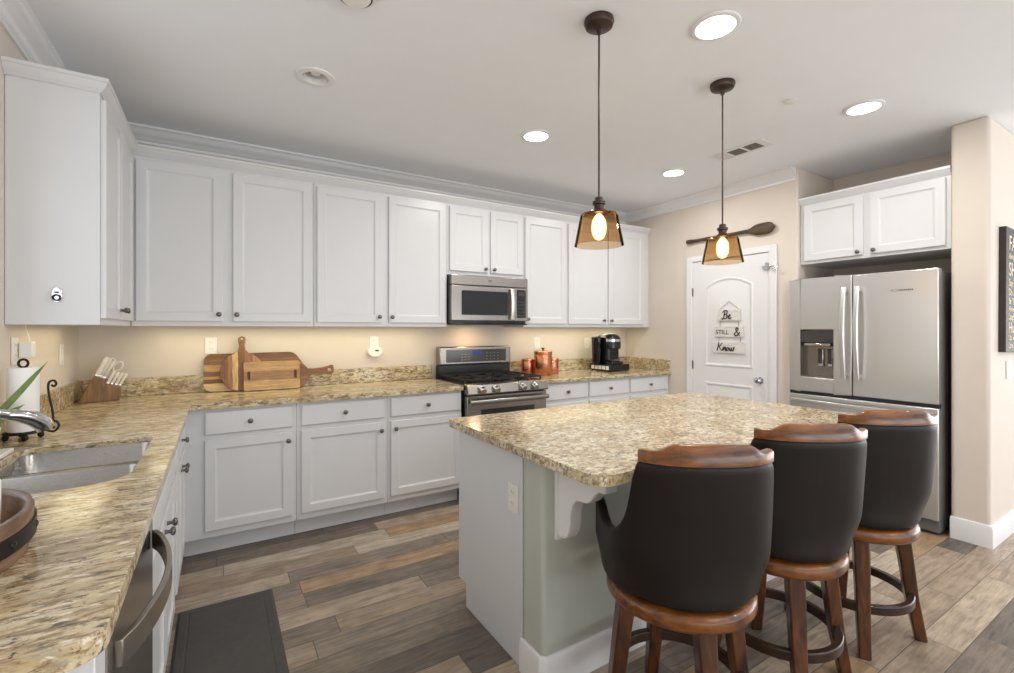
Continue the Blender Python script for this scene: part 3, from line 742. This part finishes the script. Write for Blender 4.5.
b = NB(); prism(b, [(.004, dz1-.1), (.06, dz1-.125), (.06, dz1-.006), (.006, dz1-.006)], dx0+.0065, dx1-.0065, 'yz'); mk('dispenser_panel', b, 'panel_grey', ld, bev=.003)
b = NB(); box(b, dx0+.03, dx1-.03, .002, .03, dz1-.128, dz1-.105); mk('nozzle_trim', b, 'chrome', ld, bev=.006)
for x in (.195, .262):
    b = NB(); box(b, x, x+.04, .04, .0605, 1.06, 1.20); o = mk('paddle', b, 'chrome', ld, bev=.006)
    k = NB(); box(k, x+.006, x+.034, .037, .0399, 1.085, 1.195); mk('pad', k, 'panel_grey', o)
b = NB(); box(b, .450, FW, 0, .067, Z0, Z1); rd = mk('door', b, 'steel', fr, bev=.006, seg=3)
def bowed(parent, x, z0, z1):
    b = NB(); L = []
    for i in range(17):
        t_ = i/16; z = z0+(z1-z0)*t_; y = -.034-.028*math.sin(PI*t_)
        L.append([(x-.014, y+.006, z), (x+.014, y+.006, z), (x+.017, y-.004, z), (x+.010, y-.012, z), (x-.010, y-.012, z), (x-.017, y-.004, z)])
    loops(b, L); box(b, x-.012, x+.012, -.034, -.0005, z0+.012, z0+.04); box(b, x-.012, x+.012, -.034, -.0005, z1-.04, z1-.012)
    return mk('handle', b, 'steel', parent, bev=.002)
bowed(ld, .405, .985, 1.665); bowed(rd, .49, .985, 1.665)
b = NB(); box(b, 0, FW, 0, .067, .105, .835); fd = mk('freezer_drawer', b, 'steel', fr, bev=.006, seg=3)
b = NB(); L = []
for i in range(17):
    t_ = i/16; x = .035+.86*t_; y = -.036-.022*math.sin(PI*t_)
    L.append([(x, y+.006, .770), (x, y+.006, .806), (x, y-.010, .803), (x, y-.012, .788), (x, y-.010, .773)])
loops(b, L); box(b, .045, .075, -.036, -.0005, .776, .80); box(b, .855, .885, -.036, -.0005, .776, .80); mk('handle', b, 'steel', fd, bev=.002)
b = NB(); box(b, .004, FW-.004, .01, .066, Z0-.026, Z0-.001); box(b, .4445, .4495, .01, .066, Z0, Z1-.004); mk('gasket', b, 'gasket', fr)
b = NB(); box(b, .004, FW-.004, .03, .067, .02, .104); mk('toe_grille', b, 'body_grey', fr, bev=.003)
b = NB(); ring(b, [(.018, -.0), (.022, -.0), (.022, .001), (.018, .001)], (0, 0, 0), 18, mt=Matrix.Translation((.70, -.0005, 1.62)) @ Matrix.Rotation(PI/2, 4, 'X') @ Matrix.Diagonal((1, .35, 1, 1)))
for i in range(7): box(b, .727+i*.011, .734+i*.011, -.0012, -.0003, 1.614, 1.626)
mk('maker_emblem', b, 'nickel', rd)

# ------------------------------------------------------------------ bar stools (local front is +Y)
def catmull(P, n=6): return [(v.x, v.y) for v in smooth([(x, y, 0) for x, y in P], n)]
half = [(0, -.222), (.075, -.219), (.15, -.204), (.211, -.168), (.243, -.11), (.255, -.03), (.258, .04), (.258, .09), (.257, .125)]
hc = catmull(half, 8)
outl = [(-x, y) for x, y in hc[::-1]] + hc[1:]
def arclen(pts):
    s = [0]
    for a, b_ in zip(pts, pts[1:]): s.append(s[-1]+math.dist(a, b_))
    return s
def make_stool(label, loc, rz, base_rot):
    t = thing('bar_stool', label, 'bar stool', loc, rz, 'swivel bar stools at the island')
    # leather shell
    b = NB(); s = arclen(outl); mid = s[-1]/2; rows = 14; G = []; ZB = .525
    topH = [(0, .974), (.208, .972), (.218, .955), (.228, .87), (.248, .79), (.29, .735), (.34, .712), (.39, .706), (.44, .720), (.48, .740), (.52, .746), (.6, .746)]
    for (x, y), si in zip(outl, s):
        a = abs(si-mid); H = lerp_tab(topH, a); col = []
        for j in range(rows):
            z = ZB+(H-ZB)*(j/(rows-1))
            w = max(0, min(1, (z-ZB)/.17)); w = w*w*(3-2*w); an = math.hypot(x, y)
            fr_ = max(0, min(1, (a-.2)/.2)); rb = .234+(an-.234)*.62*fr_; w = max(0, min(1, (z-ZB)/(.17-.07*fr_))); w = w*w*(3-2*w)
            cx_, cy_ = x/an*rb, y/an*rb
            lean = -.062*max(0, (z-.6))/.37*max(0, 1-(a/.36)**2)
            col.append(b.verts.new((cx_+(x-cx_)*w, cy_+(y-cy_)*w+lean, z)))
        G.append(col)
    for A, B in zip(G, G[1:]):
        for j in range(rows-1): b.faces.new((A[j], B[j], B[j+1], A[j+1]))
    o = mk('backrest', b, 'leather', t, ang=180); md_ = o.modifiers.new('solid', 'SOLIDIFY'); md_.thickness = .032; md_.offset = 1 if False else -1
    ms = o.modifiers.new('smooth', 'SUBSURF'); ms.levels = 1; ms.render_levels = 1
    # wooden rail on the back
    b = NB(); L = []; sub_ = [(p, si) for p, si in zip(outl, s) if abs(si-mid) <= .205]
    N = 40
    def at(si):
        for i in range(len(s)-1):
            if s[i+1] >= si:
                f = (si-s[i])/(s[i+1]-s[i]); return (outl[i][0]*(1-f)+outl[i+1][0]*f, outl[i][1]*(1-f)+outl[i+1][1]*f)
        return outl[-1]
    for i in range(N+1):
        q = -.207+.414*i/N; x, y = at(mid+q); x2, y2 = at(mid+q+.004); tx, ty = x2-x, y2-y; ln = math.hypot(tx, ty); nx, ny = ty/ln, -tx/ln
        a = abs(q); z1 = lerp_tab([(0, 1.030), (.105, 1.027), (.118, 1.023), (.15, 1.006), (.16, 1.003), (.22, 1.003)], a); z0 = .968
        bx, by = x*.985, y*.985-.062*(1-(a/.36)**2)
        o1, o2 = .004, -.022
        L.append([(bx+nx*o2, by+ny*o2, z0), (bx+nx*o1, by+ny*o1, z0), (bx+nx*o1, by+ny*o1, z1-.006), (bx+nx*(o1-.006), by+ny*(o1-.006), z1), (bx+nx*(o2+.006), by+ny*(o2+.006), z1), (bx+nx*o2, by+ny*o2, z1-.006)])
    loops(b, L); mk('top_rail', b, 'cherry_rail', t, ang=50)
    b = NB(); lathe(b, [(.05, .545), (.20, .545), (.222, .56), (.226, .60), (.21, .628), (.12, .64), (.03, .642)], (0, .01, 0), 36); mk('seat', b, 'leather', t, ang=60)
    b = NB(); lathe(b, [(.19, .466), (.232, .468), (.238, .478), (.238, .50), (.234, .508), (.222, .516), (.19, .525)], (0, 0, 0), 48); mk('seat_ring', b, 'cherry_rail', t, ang=60)
    fb = thing('tmp', '', '')
    for i in range(4):
        a = base_rot-rz+PI/2*i; ca, sa = math.cos(a), math.sin(a); b = NB(); L = []
        for r, z, w, d_ in ((.178, .467, .029, .027), (.196, .33, .027, .025), (.214, .18, .0245, .0235), (.247, 0, .021, .021)):
            L.append([(r*ca-sa*u*w+ca*v*d_, r*sa+ca*u*w+sa*v*d_, z) for u, v in ((-1, -1), (1, -1), (1, 1), (-1, 1))])
        loops(b, L); mk('leg', b, 'cherry', t, bev=.006, seg=2)
    bpy.data.objects.remove(fb)
    b = NB(); ring(b, [(.196, .168), (.222, .168), (.222, .205), (.196, .205)], seg=56); mk('foot_ring', b, 'dark_wood', t, bev=.004)
    return t
th = math.radians
s1 = make_stool('black leather bar stool at the corbel end of the island', (2.113, -2.862, 0), th(58-90), th(62))
s2 = make_stool('black leather bar stool standing between the two other stools', (2.69, -2.877, 0), th(57-90), th(47))
s3 = make_stool('black leather bar stool in front of the refrigerator', (3.262, -2.91, 0), th(55-90), th(32))

# ------------------------------------------------------------------ pendants
def make_pendant(label, x, y):
    t = thing('pendant_lamp', label, 'pendant lamp', (x, y, CZ), 0, 'pendant lamps over the island')
    b = NB(); lathe(b, [(.062, -.0005), (.064, -.012), (.058, -.028), (.035, -.036), (.012, -.04), (.010, -.06)], seg=28); mk('canopy', b, 'bronze', t)
    b = NB(); lathe(b, [(.0042, -.055), (.0042, -.775)], seg=10); mk('rod', b, 'bronze', t)
    b = NB(); lathe(b, [(.008, -.758), (.017, -.762), (.017, -.776), (.027, -.78), (.027, -.792), (.021, -.795), (.021, -.812), (.033, -.816), (.042, -.826), (.042, -.83), (.010, -.832)], seg=24); mk('socket', b, 'bronze', t)
    b = NB(); R = []
    prof = [(.036, -.826), (.06, -.829), (.076, -.834), (.081, -.845), (.105, -.968), (.1035, -.968), (.079, -.846), (.0745, -.836), (.058, -.8315), (.036, -.829)]
    ring(b, prof, seg=48); mk('shade', b, 'amber', t, ang=50)
    b = NB(); lathe(b, [(.010, -.833), (.018, -.842), (.029, -.862), (.032, -.89), (.029, -.918), (.018, -.938), (.006, -.944)], seg=18); bu = mk('bulb', b, 'bulb_glass', t)
    b = NB(); lathe(b, [(.006, -.845), (.012, -.858), (.015, -.888), (.012, -.918), (.005, -.93)], seg=14); mk('filament', b, 'bulb', bu)
    return t
make_pendant('amber glass pendant lamp hanging in front of the white wall cabinets', 2.178, -2.405)
make_pendant('amber glass pendant lamp hanging in front of the pantry door', 3.105, -2.369)
for x, y in ((2.178, -2.405), (3.105, -2.369)):
    d_ = bpy.data.lights.new('pendant_glow', 'POINT'); d_.energy = 2.5; d_.color = (1, .68, .38); d_.shadow_soft_size = .03
    o = bpy.data.objects.new('pendant_glow', d_); C.objects.link(o); o.location = (x, y, CZ-.90)

# ------------------------------------------------------------------ ceiling fixtures
def make_can(label, x, y):
    t = thing('recessed_light', label, 'ceiling light', (x, y, CZ), 0, 'lit recessed ceiling lights')
    b = NB(); ring(b, [(.082, -.0005), (.102, -.0005), (.100, -.006), (.090, -.010), (.082, -.009)], seg=40); mk('trim_ring', b, 'trim', t)
    b = NB(); lathe(b, [(.0815, -.001), (.0815, -.007), (.06, -.0085)], seg=32); mk('lens', b, 'lens', t)
for (x, y), l in zip(CANS, ('lit recessed light ahead of the range', 'lit recessed light in the corner by the pantry door wall', 'largest lit recessed light, between the two pendant lamps', 'lit recessed light in front of the refrigerator cabinet')):
    make_can(l, x, y)
t = thing('gimbal_light', 'unlit recessed eyeball light in the ceiling near the sink wall', 'ceiling light', (GX, GY, CZ))
b = NB(); ring(b, [(.0610, -.0005), (.098, -.0005), (.096, -.006), (.08, -.010), (.064, -.008)], seg=40); mk('trim_ring', b, 'trim', t)
b = NB(); ring(b, [(.0595, -.006), (.0600, -.006), (.0560, .045), (.0550, .045)], seg=40)
for v in b.verts: v.co.z = min(v.co.z, .1)
mk('housing', b, 'plastic', t)
b = NB(); lathe(b, [(.0565, .085), (.0565, .087)], seg=32); ring(b, [(.0545, .046), (.0560, .046), (.0560, .0845), (.0545, .0845)], seg=32); mk('reflector', b, 'shadow', t)
b = NB(); lathe(b, [(.012, .08), (.02, .055), (.026, .03), (.024, .016), (.010, .012)], seg=20); mk('bulb', b, 'plastic', t)
sd = thing('smoke_detector', 'round white smoke detector at the top edge of the picture', 'smoke detector', (1.243, -2.035, CZ))
b = NB(); lathe(b, [(.065, -.0005), (.066, -.02), (.055, -.034), (.03, -.038)], seg=32); mk('housing', b, 'plastic', sd)
b = NB(); ring(b, [(.058, -.021), (.0665, -.021), (.0668, -.026), (.06, -.028)], seg=32); mk('vent_slot', b, 'shadow', sd)
b = NB(); lathe(b, [(.038, -.0005), (.039, -.004), (.03, -.006)], (3.622, -2.464, CZ), 28); tag(mk('sprinkler_cover', b, 'plastic'), 'small round white sprinkler cover plate on the ceiling', 'sprinkler cover')
vt = thing('air_vent', 'white ceiling air vent with dark louvre cells', 'vent', (4.085, -1.86, CZ))
b = NB()
ys = [-.20, -.085, -.075, .035, .045, .155, .20]
X0, X1 = -.09, .09; x0, x1 = -.062, .062
box(b, X0, x0, -.21, .20, -.006, -.0005); box(b, x1, X1, -.21, .20, -.006, -.0005)
for a0, a1 in ((-.21, -.155), (-.05, -.035), (.07, .085), (.19, .20)): box(b, x0, x1, a0, a1, -.006, -.0005)
mk('frame', b, 'trim', vt, bev=.001)
for a0, a1 in ((-.155, -.05), (-.035, .07), (.085, .19)):
    k = NB(); box(k, x0, x1, a0, a1, -.0012, -.0006); o = mk('louvre_cell', k, 'vent_grey' if a0 < .08 else 'trim', vt)
    q = NB()
    for i in range(5):
        x = x0+.014+i*.023; box(q, x, x+.003, a0, a1, -.0055, -.0015)
    mk('slat', q, 'vent_grey' if a0 < .08 else 'trim', o)

# ------------------------------------------------------------------ wall plates and plug-ins
plate('outlet', 'white outlet partly behind the large cutting board', (.742, -.0005, 1.236), 0)
plate('outlet', 'white outlet on the back wall between range and canisters', (3.56, -.0005, 1.21), 0)
plate('outlet', 'white outlet peeking out behind the coffee maker', (4.23, -.0005, 1.20), 0)
plate('outlet', 'white outlet plate below the family rules sign', (5.24, YP-.0005, 1.085), 0, w=.118)
plate('light_switch', 'white switch plate on the sink wall near the corner', (XL+.0005, -.385, 1.21), PI/2, kind='switch')
plate('outlet', 'white outlet behind the plugged in box beside the paper towels', (XL+.0005, -1.085, 1.26), PI/2)
plate('outlet', 'white outlet above the plug in alarm', (1.893, -.0005, 1.232), 0)
al = thing('gas_alarm', 'white plug in alarm with small dark display on the back wall', 'alarm', (1.893, -.009, 1.165))
b = NB(); prism(b, [(.060*math.cos(a), .046*math.sin(a)+.010*abs(math.cos(a))*0) for a in [2*PI*i/32 for i in range(32)]], -.032, 0, 'xz'); mk('housing', b, 'plastic', al, bev=.008, seg=3)
b = NB(); box(b, -.002, .028, -.0332, -.0321, .004, .016); mk('display', b, 'ink', al)
pg = thing('plug_in_adapter', 'white plug in box on the sink wall beside the paper towels', 'adapter', (XL+.0095, -1.045, 1.262), PI/2)
b = NB(); box(b, -.022, .022, -.045, 0, -.036, .036); mk('housing', b, 'plastic', pg, bev=.006, seg=3)
b = NB(); tube(b, smooth([(0, -.03, .039), (.005, -.025, .06), (.03, -.012, .085), (.04, -.006, .108)]), .003, 6); mk('cable', b, 'plastic', pg)

# family rules sign on the pillar's side wall
fs_ = thing('rules_sign', 'dark board of cream family rules lettering beside the refrigerator pillar', 'sign', (5.012, YP-.0005, 1.207))
fs_.rotation_euler = (0, math.radians(1.2), 0)
b = NB(); box(b, 0, .62, -.034, 0, 0, .80); mk('board', b, 'sign_dark', fs_, bev=.003)
lines = [('FAMILY', .135, .655), ('Always tell the truth', .052, .60), ('SHARE', .125, .49), ('Say I love you', .066, .425), ('Do Your Best', .062, .365), ('Be Thankful', .056, .31), ('Always be kind', .05, .262), ('Laugh a lot', .056, .21), ('Hug Often', .10, .125), ('Use kind words', .05, .078), ('Love Each Other', .056, .026)]
for tx, sz, z in lines: text(tx, sz, 'sign_cream', fs_, (.055, -.0348, z), (PI/2, 0, 0), name='lettering')

# ------------------------------------------------------------------ things on the counters
Zc = CT+.0008
# cutting boards lean on the backsplash: local xz is the board face, tilted about X
def board(name, label, poly, th_, mat, x, y, tilt, holes=(), z=Zc):
    t = thing(name, label, 'cutting board', (x, y, z)); t.rotation_euler = (-math.radians(tilt), 0, 0)
    b = NB(); ed = []
    for p in [poly]+list(holes):
        vs = [b.verts.new((u, 0, v)) for u, v in p]; ed += [b.edges.new((vs[i], vs[(i+1) % len(vs)])) for i in range(len(vs))]
    bmesh.ops.triangle_fill(b, use_beauty=True, use_dissolve=False, edges=ed)
    r_ = bmesh.ops.extrude_face_region(b, geom=b.faces[:])
    for v in [g for g in r_['geom'] if isinstance(g, bmesh.types.BMVert)]: v.co.y += th_
    mk('board', b, mat, t, bev=.004, ang=50); return t
circ = lambda cx, cz, r, n=24: [(cx+r*math.cos(2*PI*i/n), cz+r*math.sin(2*PI*i/n)) for i in range(n)]
big = arc(.05, .05, .05, 270, 180, 5) + arc(.05, .215, .05, 180, 90, 5) + [(.50, .268)] + arc(.54, .20, .068, 90, 35, 5) + [(.66, .145), (.69, .10)] + [(.64, .06), (.61, .03)] + arc(.56, .04, .04, -30, -90, 4)
board('cutting_board', 'large rounded acacia board at the back of the leaning stack', big[::-1], .018, 'acacia1', .70, -.080, 11, z=Zc+.0037)
pad = [(0, 0), (.42, 0), (.445, .03), (.455, .06), (.50, .098), (.57, .098), (.635, .090), (.65, .10), (.65, .152), (.635, .16), (.57, .142), (.50, .136), (.46, .14), (.445, .16), (.42, .18), (0, .18)]
board('cutting_board', 'acacia paddle board whose handle points toward the range', pad, .018, 'acacia4', .905, -.107, 11, z=Zc+.0037, holes=[rrect(.605, .632, .114, .136, .008)])
rd_ = [(.135+.135*math.sin(a), .137-.137*math.cos(a)) for a in [math.radians(d_) for d_ in range(0, 161, 10)]]
rd_ = rd_ + [(.158, .29), (.152, .32), (.158, .355), (.160, .372), (.150, .386), (.135, .39), (.120, .386), (.110, .372), (.112, .355), (.118, .32), (.112, .29)] + [(.27-x, z) for x, z in rd_[1:][::-1]]
board('cutting_board', 'round acacia paddle board with its handle standing upright', rd_, .018, 'acacia2', .795, -.130, 10, holes=[circ(.135, .372, .008, 10)], z=Zc+.0035)
board('cutting_board', 'small rectangular board with two grip slots in front of the stack', rrect(0, .365, 0, .205, .012, 3), .018, 'acacia3', .938, -.153, 10,
      holes=[rrect(.022, .040, .075, .135, .008, 3), rrect(.325, .343, .075, .135, .008, 3)], z=Zc+.0035)

# knife block and knives
kbk = thing('knife_block', 'slanted brown wooden knife block in the counter corner', 'knife block', (.079, -.235, Zc), th(8))
b = NB(); prism(b, [(0, 0), (.195, 0), (.203, .08), (.12, .108), (.135, .128), (.075, .158)], 0, .11, 'xz'); mk('block', b, 'block_wood', kbk, bev=.004)
b = NB(); prism(b, [(.0, .0), (.004, -.001), (.079, .157), (.075, .158)], -.0005, -.001, 'xz'); 
b.free()
def knife(label, u, v, w, ln, rad, group):
    t = thing('kitchen_knife', label, 'knife', (0, 0, 0), 0, group)
    mtx = Matrix.Translation(kbk.location) @ Matrix.Rotation(th(8), 4, 'Z') @ Matrix.Translation((u, v, w)) @ Matrix.Rotation(th(24), 4, 'Y')
    t.matrix_world = mtx
    b = NB(); L = [[(x, y, z) for x, y in rrect(-rad, rad, -rad*.65, rad*.65, rad*.4, 2)] for rad, z in ((rad*.8, .010), (rad, .024), (rad*.85, ln*.5), (rad*1.1, ln*.88), (rad*.8, ln))]
    loops(b, L); mk('handle', b, 'handle_white', t)
    b = NB(); box(b, -rad*.7, rad*.7, -.0015, .0015, .0, .0095); mk('bolster', b, 'steel', t)
for i in range(4): knife('cream handled steak knife in the lower row of the knife block', .137+.019*i, .018+.012*i, .106-.0062*i, .080, .0085, 'steak knives in the block')
for i, (u, v, w_, ln) in enumerate(((.086, .020, .156, .122), (.10, .052, .149, .118), (.118, .082, .137, .11))): knife('long cream handled knife standing in the tall slots of the block', u, v, w_, ln, .0125, 'large knives in the block')
ks = thing('kitchen_shears', 'white handled kitchen shears sticking up from the knife block', 'shears', (0, 0, 0))
ks.matrix_world = Matrix.Translation(kbk.location) @ Matrix.Rotation(th(8), 4, 'Z') @ Matrix.Translation((.122, .098, .140)) @ Matrix.Rotation(th(30), 4, 'Y')
for sgn in (-1, 1):
    b = NB(); tube(b, [(.022*sgn+.02*math.cos(a), 0, .085+.032*math.sin(a)) for a in [2*PI*i/16 for i in range(16)]], .007, 8, closed=True); tube(b, [(.006*sgn, 0, .010), (.012*sgn, 0, .055)], .006, 8); mk('handle_loop', b, 'handle_white', ks)

# paper towel and holder
ph = thing('paper_towel_holder', 'black wrought iron paper towel holder with curled side arm', 'paper towel holder', (.126, -1.305, Zc))
b = NB(); tube(b, [(.055*math.cos(a), .055*math.sin(a), .028) for a in [2*PI*i/32 for i in range(32)]], .0045, 8, closed=True)
tube(b, [(-.055, 0, .028), (.055, 0, .028)], .0045, 8); tube(b, [(0, -.055, .028), (0, .055, .028)], .0045, 8); mk('base_ring', b, 'iron', ph)
for a in (20, 110, 200, 290):
    k = NB(); lathe(k, [(.003, .0), (.009, .004), (.011, .011), (.009, .018), (.004, .0235)], (.05*math.cos(th(a)), .05*math.sin(th(a)), 0), 12); mk('foot', k, 'iron', ph)
b = NB(); tube(b, [(0, 0, .028), (0, 0, .29)], .005, 8); tube(b, [(.014*math.cos(a), .0, .302+.016*math.sin(a)) for a in [2*PI*i/16 for i in range(16)]], .0045, 8, closed=True); mk('post', b, 'iron', ph)
b = NB(); P = [(.085, .02, .028), (.098, .022, .06)]
P += [(.088+.016*math.cos(a), .022, .07+.018*math.sin(a)) for a in [0, .8, 1.6, 2.4, 3.2, 4.0]] if False else []
P = [(.085, .02, .03), (.080, .026, .10), (.070, .028, .16), (.066, .029, .20), (.070, .03, .222), (.084, .03, .226), (.090, .03, .212), (.083, .03, .202), (.075, .03, .209)]
tube(b, smooth(P, 5), .0042, 8)
tube(b, smooth([(.058, .02, .028), (.085, .022, .018), (.10, .022, .04), (.09, .022, .06), (.078, .022, .047), (.086, .022, .036)], 5), .0042, 8); mk('side_arm', b, 'iron', ph)
b = NB(); ring(b, [(.019, .034), (.0455, .034), (.0465, .04), (.0465, .280), (.0455, .286), (.019, .286)], (.126, -1.305, Zc), 40)
tag(mk('paper_towel_roll', b, 'paper'), 'roll of white paper towels upright on the iron holder', 'paper towels')

# plant in a white pot, its tray
b = NB(); prism(b, rrect(.063, .166, -1.71, -1.545, .01, 3), Zc, Zc+.014); 
tag(mk('plant_tray', b, 'plastic', bev=.003), 'flat white tray on the counter behind the sink', 'tray')
pp = thing('potted_plant', 'potted plant with long green blade leaves behind the sink', 'plant', (.110, -1.63, Zc+.0145))
b = NB(); ring(b, [(.0, 0), (.032, 0), (.042, .075), (.044, .085), (.039, .085), (.036, .07), (.0, .07)][1:6], seg=28); lathe(b, [(.032, .0), (.033, .004)], seg=28); mk('pot', b, 'plastic', pp)
b = NB(); lathe(b, [(.036, .066), (.02, .072)], seg=24); mk('soil', b, 'soil', pp)
def leaf(P, wd):
    b = NB(); P = smooth(P, 6); n = len(P); L = []
    for i, p in enumerate(P):
        t_ = i/(n-1); w = wd*(.55+.45*math.sin(PI*min(1, t_*1.1)))*(1 if t_ < .8 else max(.12, (1-t_)/.2)); d_ = (P[min(i+1, n-1)]-P[max(i-1, 0)]).normalized()
        side = d_.cross(Vector((.55, -.8, .2))).normalized(); nn = d_.cross(side).normalized()
        L.append([tuple(p-side*w), tuple(p+nn*w*.18), tuple(p+side*w), tuple(p+nn*(w*.18+.0025))])
    loops(b, L); return mk('leaf', b, 'leaf', pp)
leaf([(0, 0, .07), (.018, .055, .12), (.062, .125, .20), (.117, .195, .30)], .011)
leaf([(.005, 0, .07), (.02, .03, .095), (.045, .065, .125), (.077, .10, .15)], .010)
leaf([(0, 0, .07), (.01, -.02, .15), (.02, -.04, .22), (.03, -.06, .28)], .011)
leaf([(0, 0, .07), (.004, .02, .16), (.006, .04, .25)], .010)

# round wooden tray with iron band and what stands in it
wt = thing('wooden_tray', 'oval wooden tray with black riveted iron band near the counter end', 'tray', (.275, -2.64, Zc))
OV = Matrix.Diagonal((.2/.153, .24/.153, 1, 1))
b = NB(); ring(b, [(.134, .008), (.146, .0), (.152, .03), (.153, .082), (.151, .088), (.144, .088), (.140, .08)], seg=72, mt=OV); mk('rim', b, 'walnut', wt, ang=60)
b = NB(); lathe(b, [(.1335, .002), (.1335, .012)], seg=56, mt=OV); mk('tray_floor', b, 'walnut', wt)
b = NB(); ring(b, [(.1524, .030), (.1555, .030), (.1555, .062), (.1532, .062)], seg=72, mt=OV); bd = mk('iron_band', b, 'iron', wt, ang=60)
for i in range(14):
    a = 2*PI*i/14+.18; k = NB(); c_ = OV @ Vector((.1555*math.cos(a), .1555*math.sin(a), .046))
    an = math.atan2(math.sin(a)/.24, math.cos(a)/.2)
    mt = Matrix.Translation(c_) @ Matrix.Rotation(an, 4, 'Z') @ Matrix.Rotation(PI/2, 4, 'Y'); lathe(k, [(.007, 0), (.006, .002), (.002, .0035)], seg=10, mt=mt); mk('rivet', k, 'dark', bd)
b = NB(); prism(b, rrect(-.024, .024, -.024, .024, .006, 3), 0, .118)
tag(mk('white_container', b, 'plastic', loc=(.380, -2.53, Zc+.0125), rot=(0, 0, th(20)), bev=.004), 'white squared container standing inside the oval wooden tray', 'container')

# copper canisters
def canister(label, x, y, r, h, kn=True):
    t = thing('copper_canister', label, 'canister', (x, y, CT+.0008), 0, 'copper canisters by the range')
    b = NB(); lathe(b, [(r*.96, 0), (r, .004), (r, h-.004), (r*.97, h)], seg=36); mk('body', b, 'copper', t, ang=50)
    b = NB(); lathe(b, [(r*1.03, h+.0005), (r*1.03, h+.02), (r*.9, h+.026), (r*.3, h+.03)], seg=36); l_ = mk('lid', b, 'copper', t, ang=50)
    if not kn: return
    b = NB(); lathe(b, [(.008, h+.0305), (.007, h+.036), (.018, h+.046), (.012, h+.054)], seg=14); mk('knob', b, 'iron', l_)
canister('largest copper canister, the tall one in the middle of the group', 3.425, -.29, .086, .205)
canister('small copper canister on the range side of the tall one', 3.335, -.165, .062, .125, False)
canister('small copper canister on the coffee maker side of the tall one', 3.60, -.20, .066, .125, False)

# pod drawer and coffee maker
pd = thing('pod_drawer', 'black coffee pod drawer under the coffee maker', 'pod drawer', (4.31, -.265, CT+.0008))
b = NB(); box(b, -.135, .14, -.155, .155, .006, .075); mk('case', b, 'dark', pd, bev=.006)
b = NB(); box(b, -.143, -.1355, -.15, .15, .012, .068); mk('drawer_front', b, 'dark', pd, bev=.003)
for i in range(5):
    k = NB(); box(k, -.146, -.1435, -.142+i*.054, -.098+i*.054, .020, .058); mk('pod_window', k, 'plastic', pd, bev=.004)
for x in (-.12, .12):
    for y in (-.13, .13): k = NB(); lathe(k, [(.012, 0), (.012, .0062)], (x, y, 0), 10); mk('foot', k, 'dark', pd)
cm = thing('coffee_maker', 'black pod coffee maker with clear water tank', 'coffee maker', (4.295, -.265, CT+.0764))
b = NB(); prism(b, rrect(-.088, .088, -.14, .14, .03, 5), 0, .028); mk('base', b, 'dark', cm, bev=.006)
b = NB(); prism(b, rrect(-.086, .086, -.085, .135, .03, 5), .0285, .285); mk('tower', b, 'dark', cm, bev=.012, seg=3)
b = NB(); L = []
for z, k_ in ((.155, .93), (.165, 1), (.235, 1), (.27, .95), (.295, .8), (.308, .58), (.314, .3)):
    L.append([(x*k_, -.02+(y+.02)*k_, z) for x, y in rrect(-.09, .09, -.135, .13, .07, 6)])
loops(b, L); mk('brew_head', b, 'dark', cm)
b = NB(); L = []
P = [p for p in rrect(-.0925, .0925, -.1375, .1, .07, 8)]
P = sorted([p for p in P if p[1] < -.06], key=lambda p: p[0])
for x, y in P: L.append([(x, y, .232), (x*.97, y+.003, .232), (x*.97, y+.003, .258), (x, y, .258)])
loops(b, L); mk('chrome_band', b, 'chrome', cm)
b = NB(); lathe(b, [(.055, .0285), (.06, .033), (.06, .052), (.05, .054)], (0, -.085, 0), 24); mk('drip_tray', b, 'panel_grey', cm)
b = NB(); ring(b, [(.046, .02), (.049, .02), (.056, .262), (.053, .262)], (-.132, .03, 0), 28); lathe(b, [(.046, .021), (.048, .024)], (-.132, .03, 0), 28); tk = mk('water_tank', b, 'tank', cm)
b = NB(); lathe(b, [(.058, .2625), (.058, .275), (.045, .285)], (-.132, .03, 0), 28); mk('tank_lid', b, 'dark', tk)
b = NB(); lathe(b, [(.045, .0), (.05, .0195)], (-.132, .03, 0), 28); mk('tank_base', b, 'dark', cm)

# floor mat
mt_ = thing('floor_mat', 'dark grey cushioned kitchen mat on the plank floor', 'mat', (.625, -1.20, 0))
b = NB(); L = []
for i, z in ((0, .0008), (.0, .004), (.012, .012), (.04, .012), (.043, .010), (.048, .010), (.051, .012), (.06, .012)):
    L.append([(0+i, -1.15+i, z), (.40-i, -1.15+i, z), (.40-i, 0-i, z), (0+i, 0-i, z)])
loops(b, L); mk('pad', b, 'mat', mt_, ang=25)
bpy.context.view_layer.update()
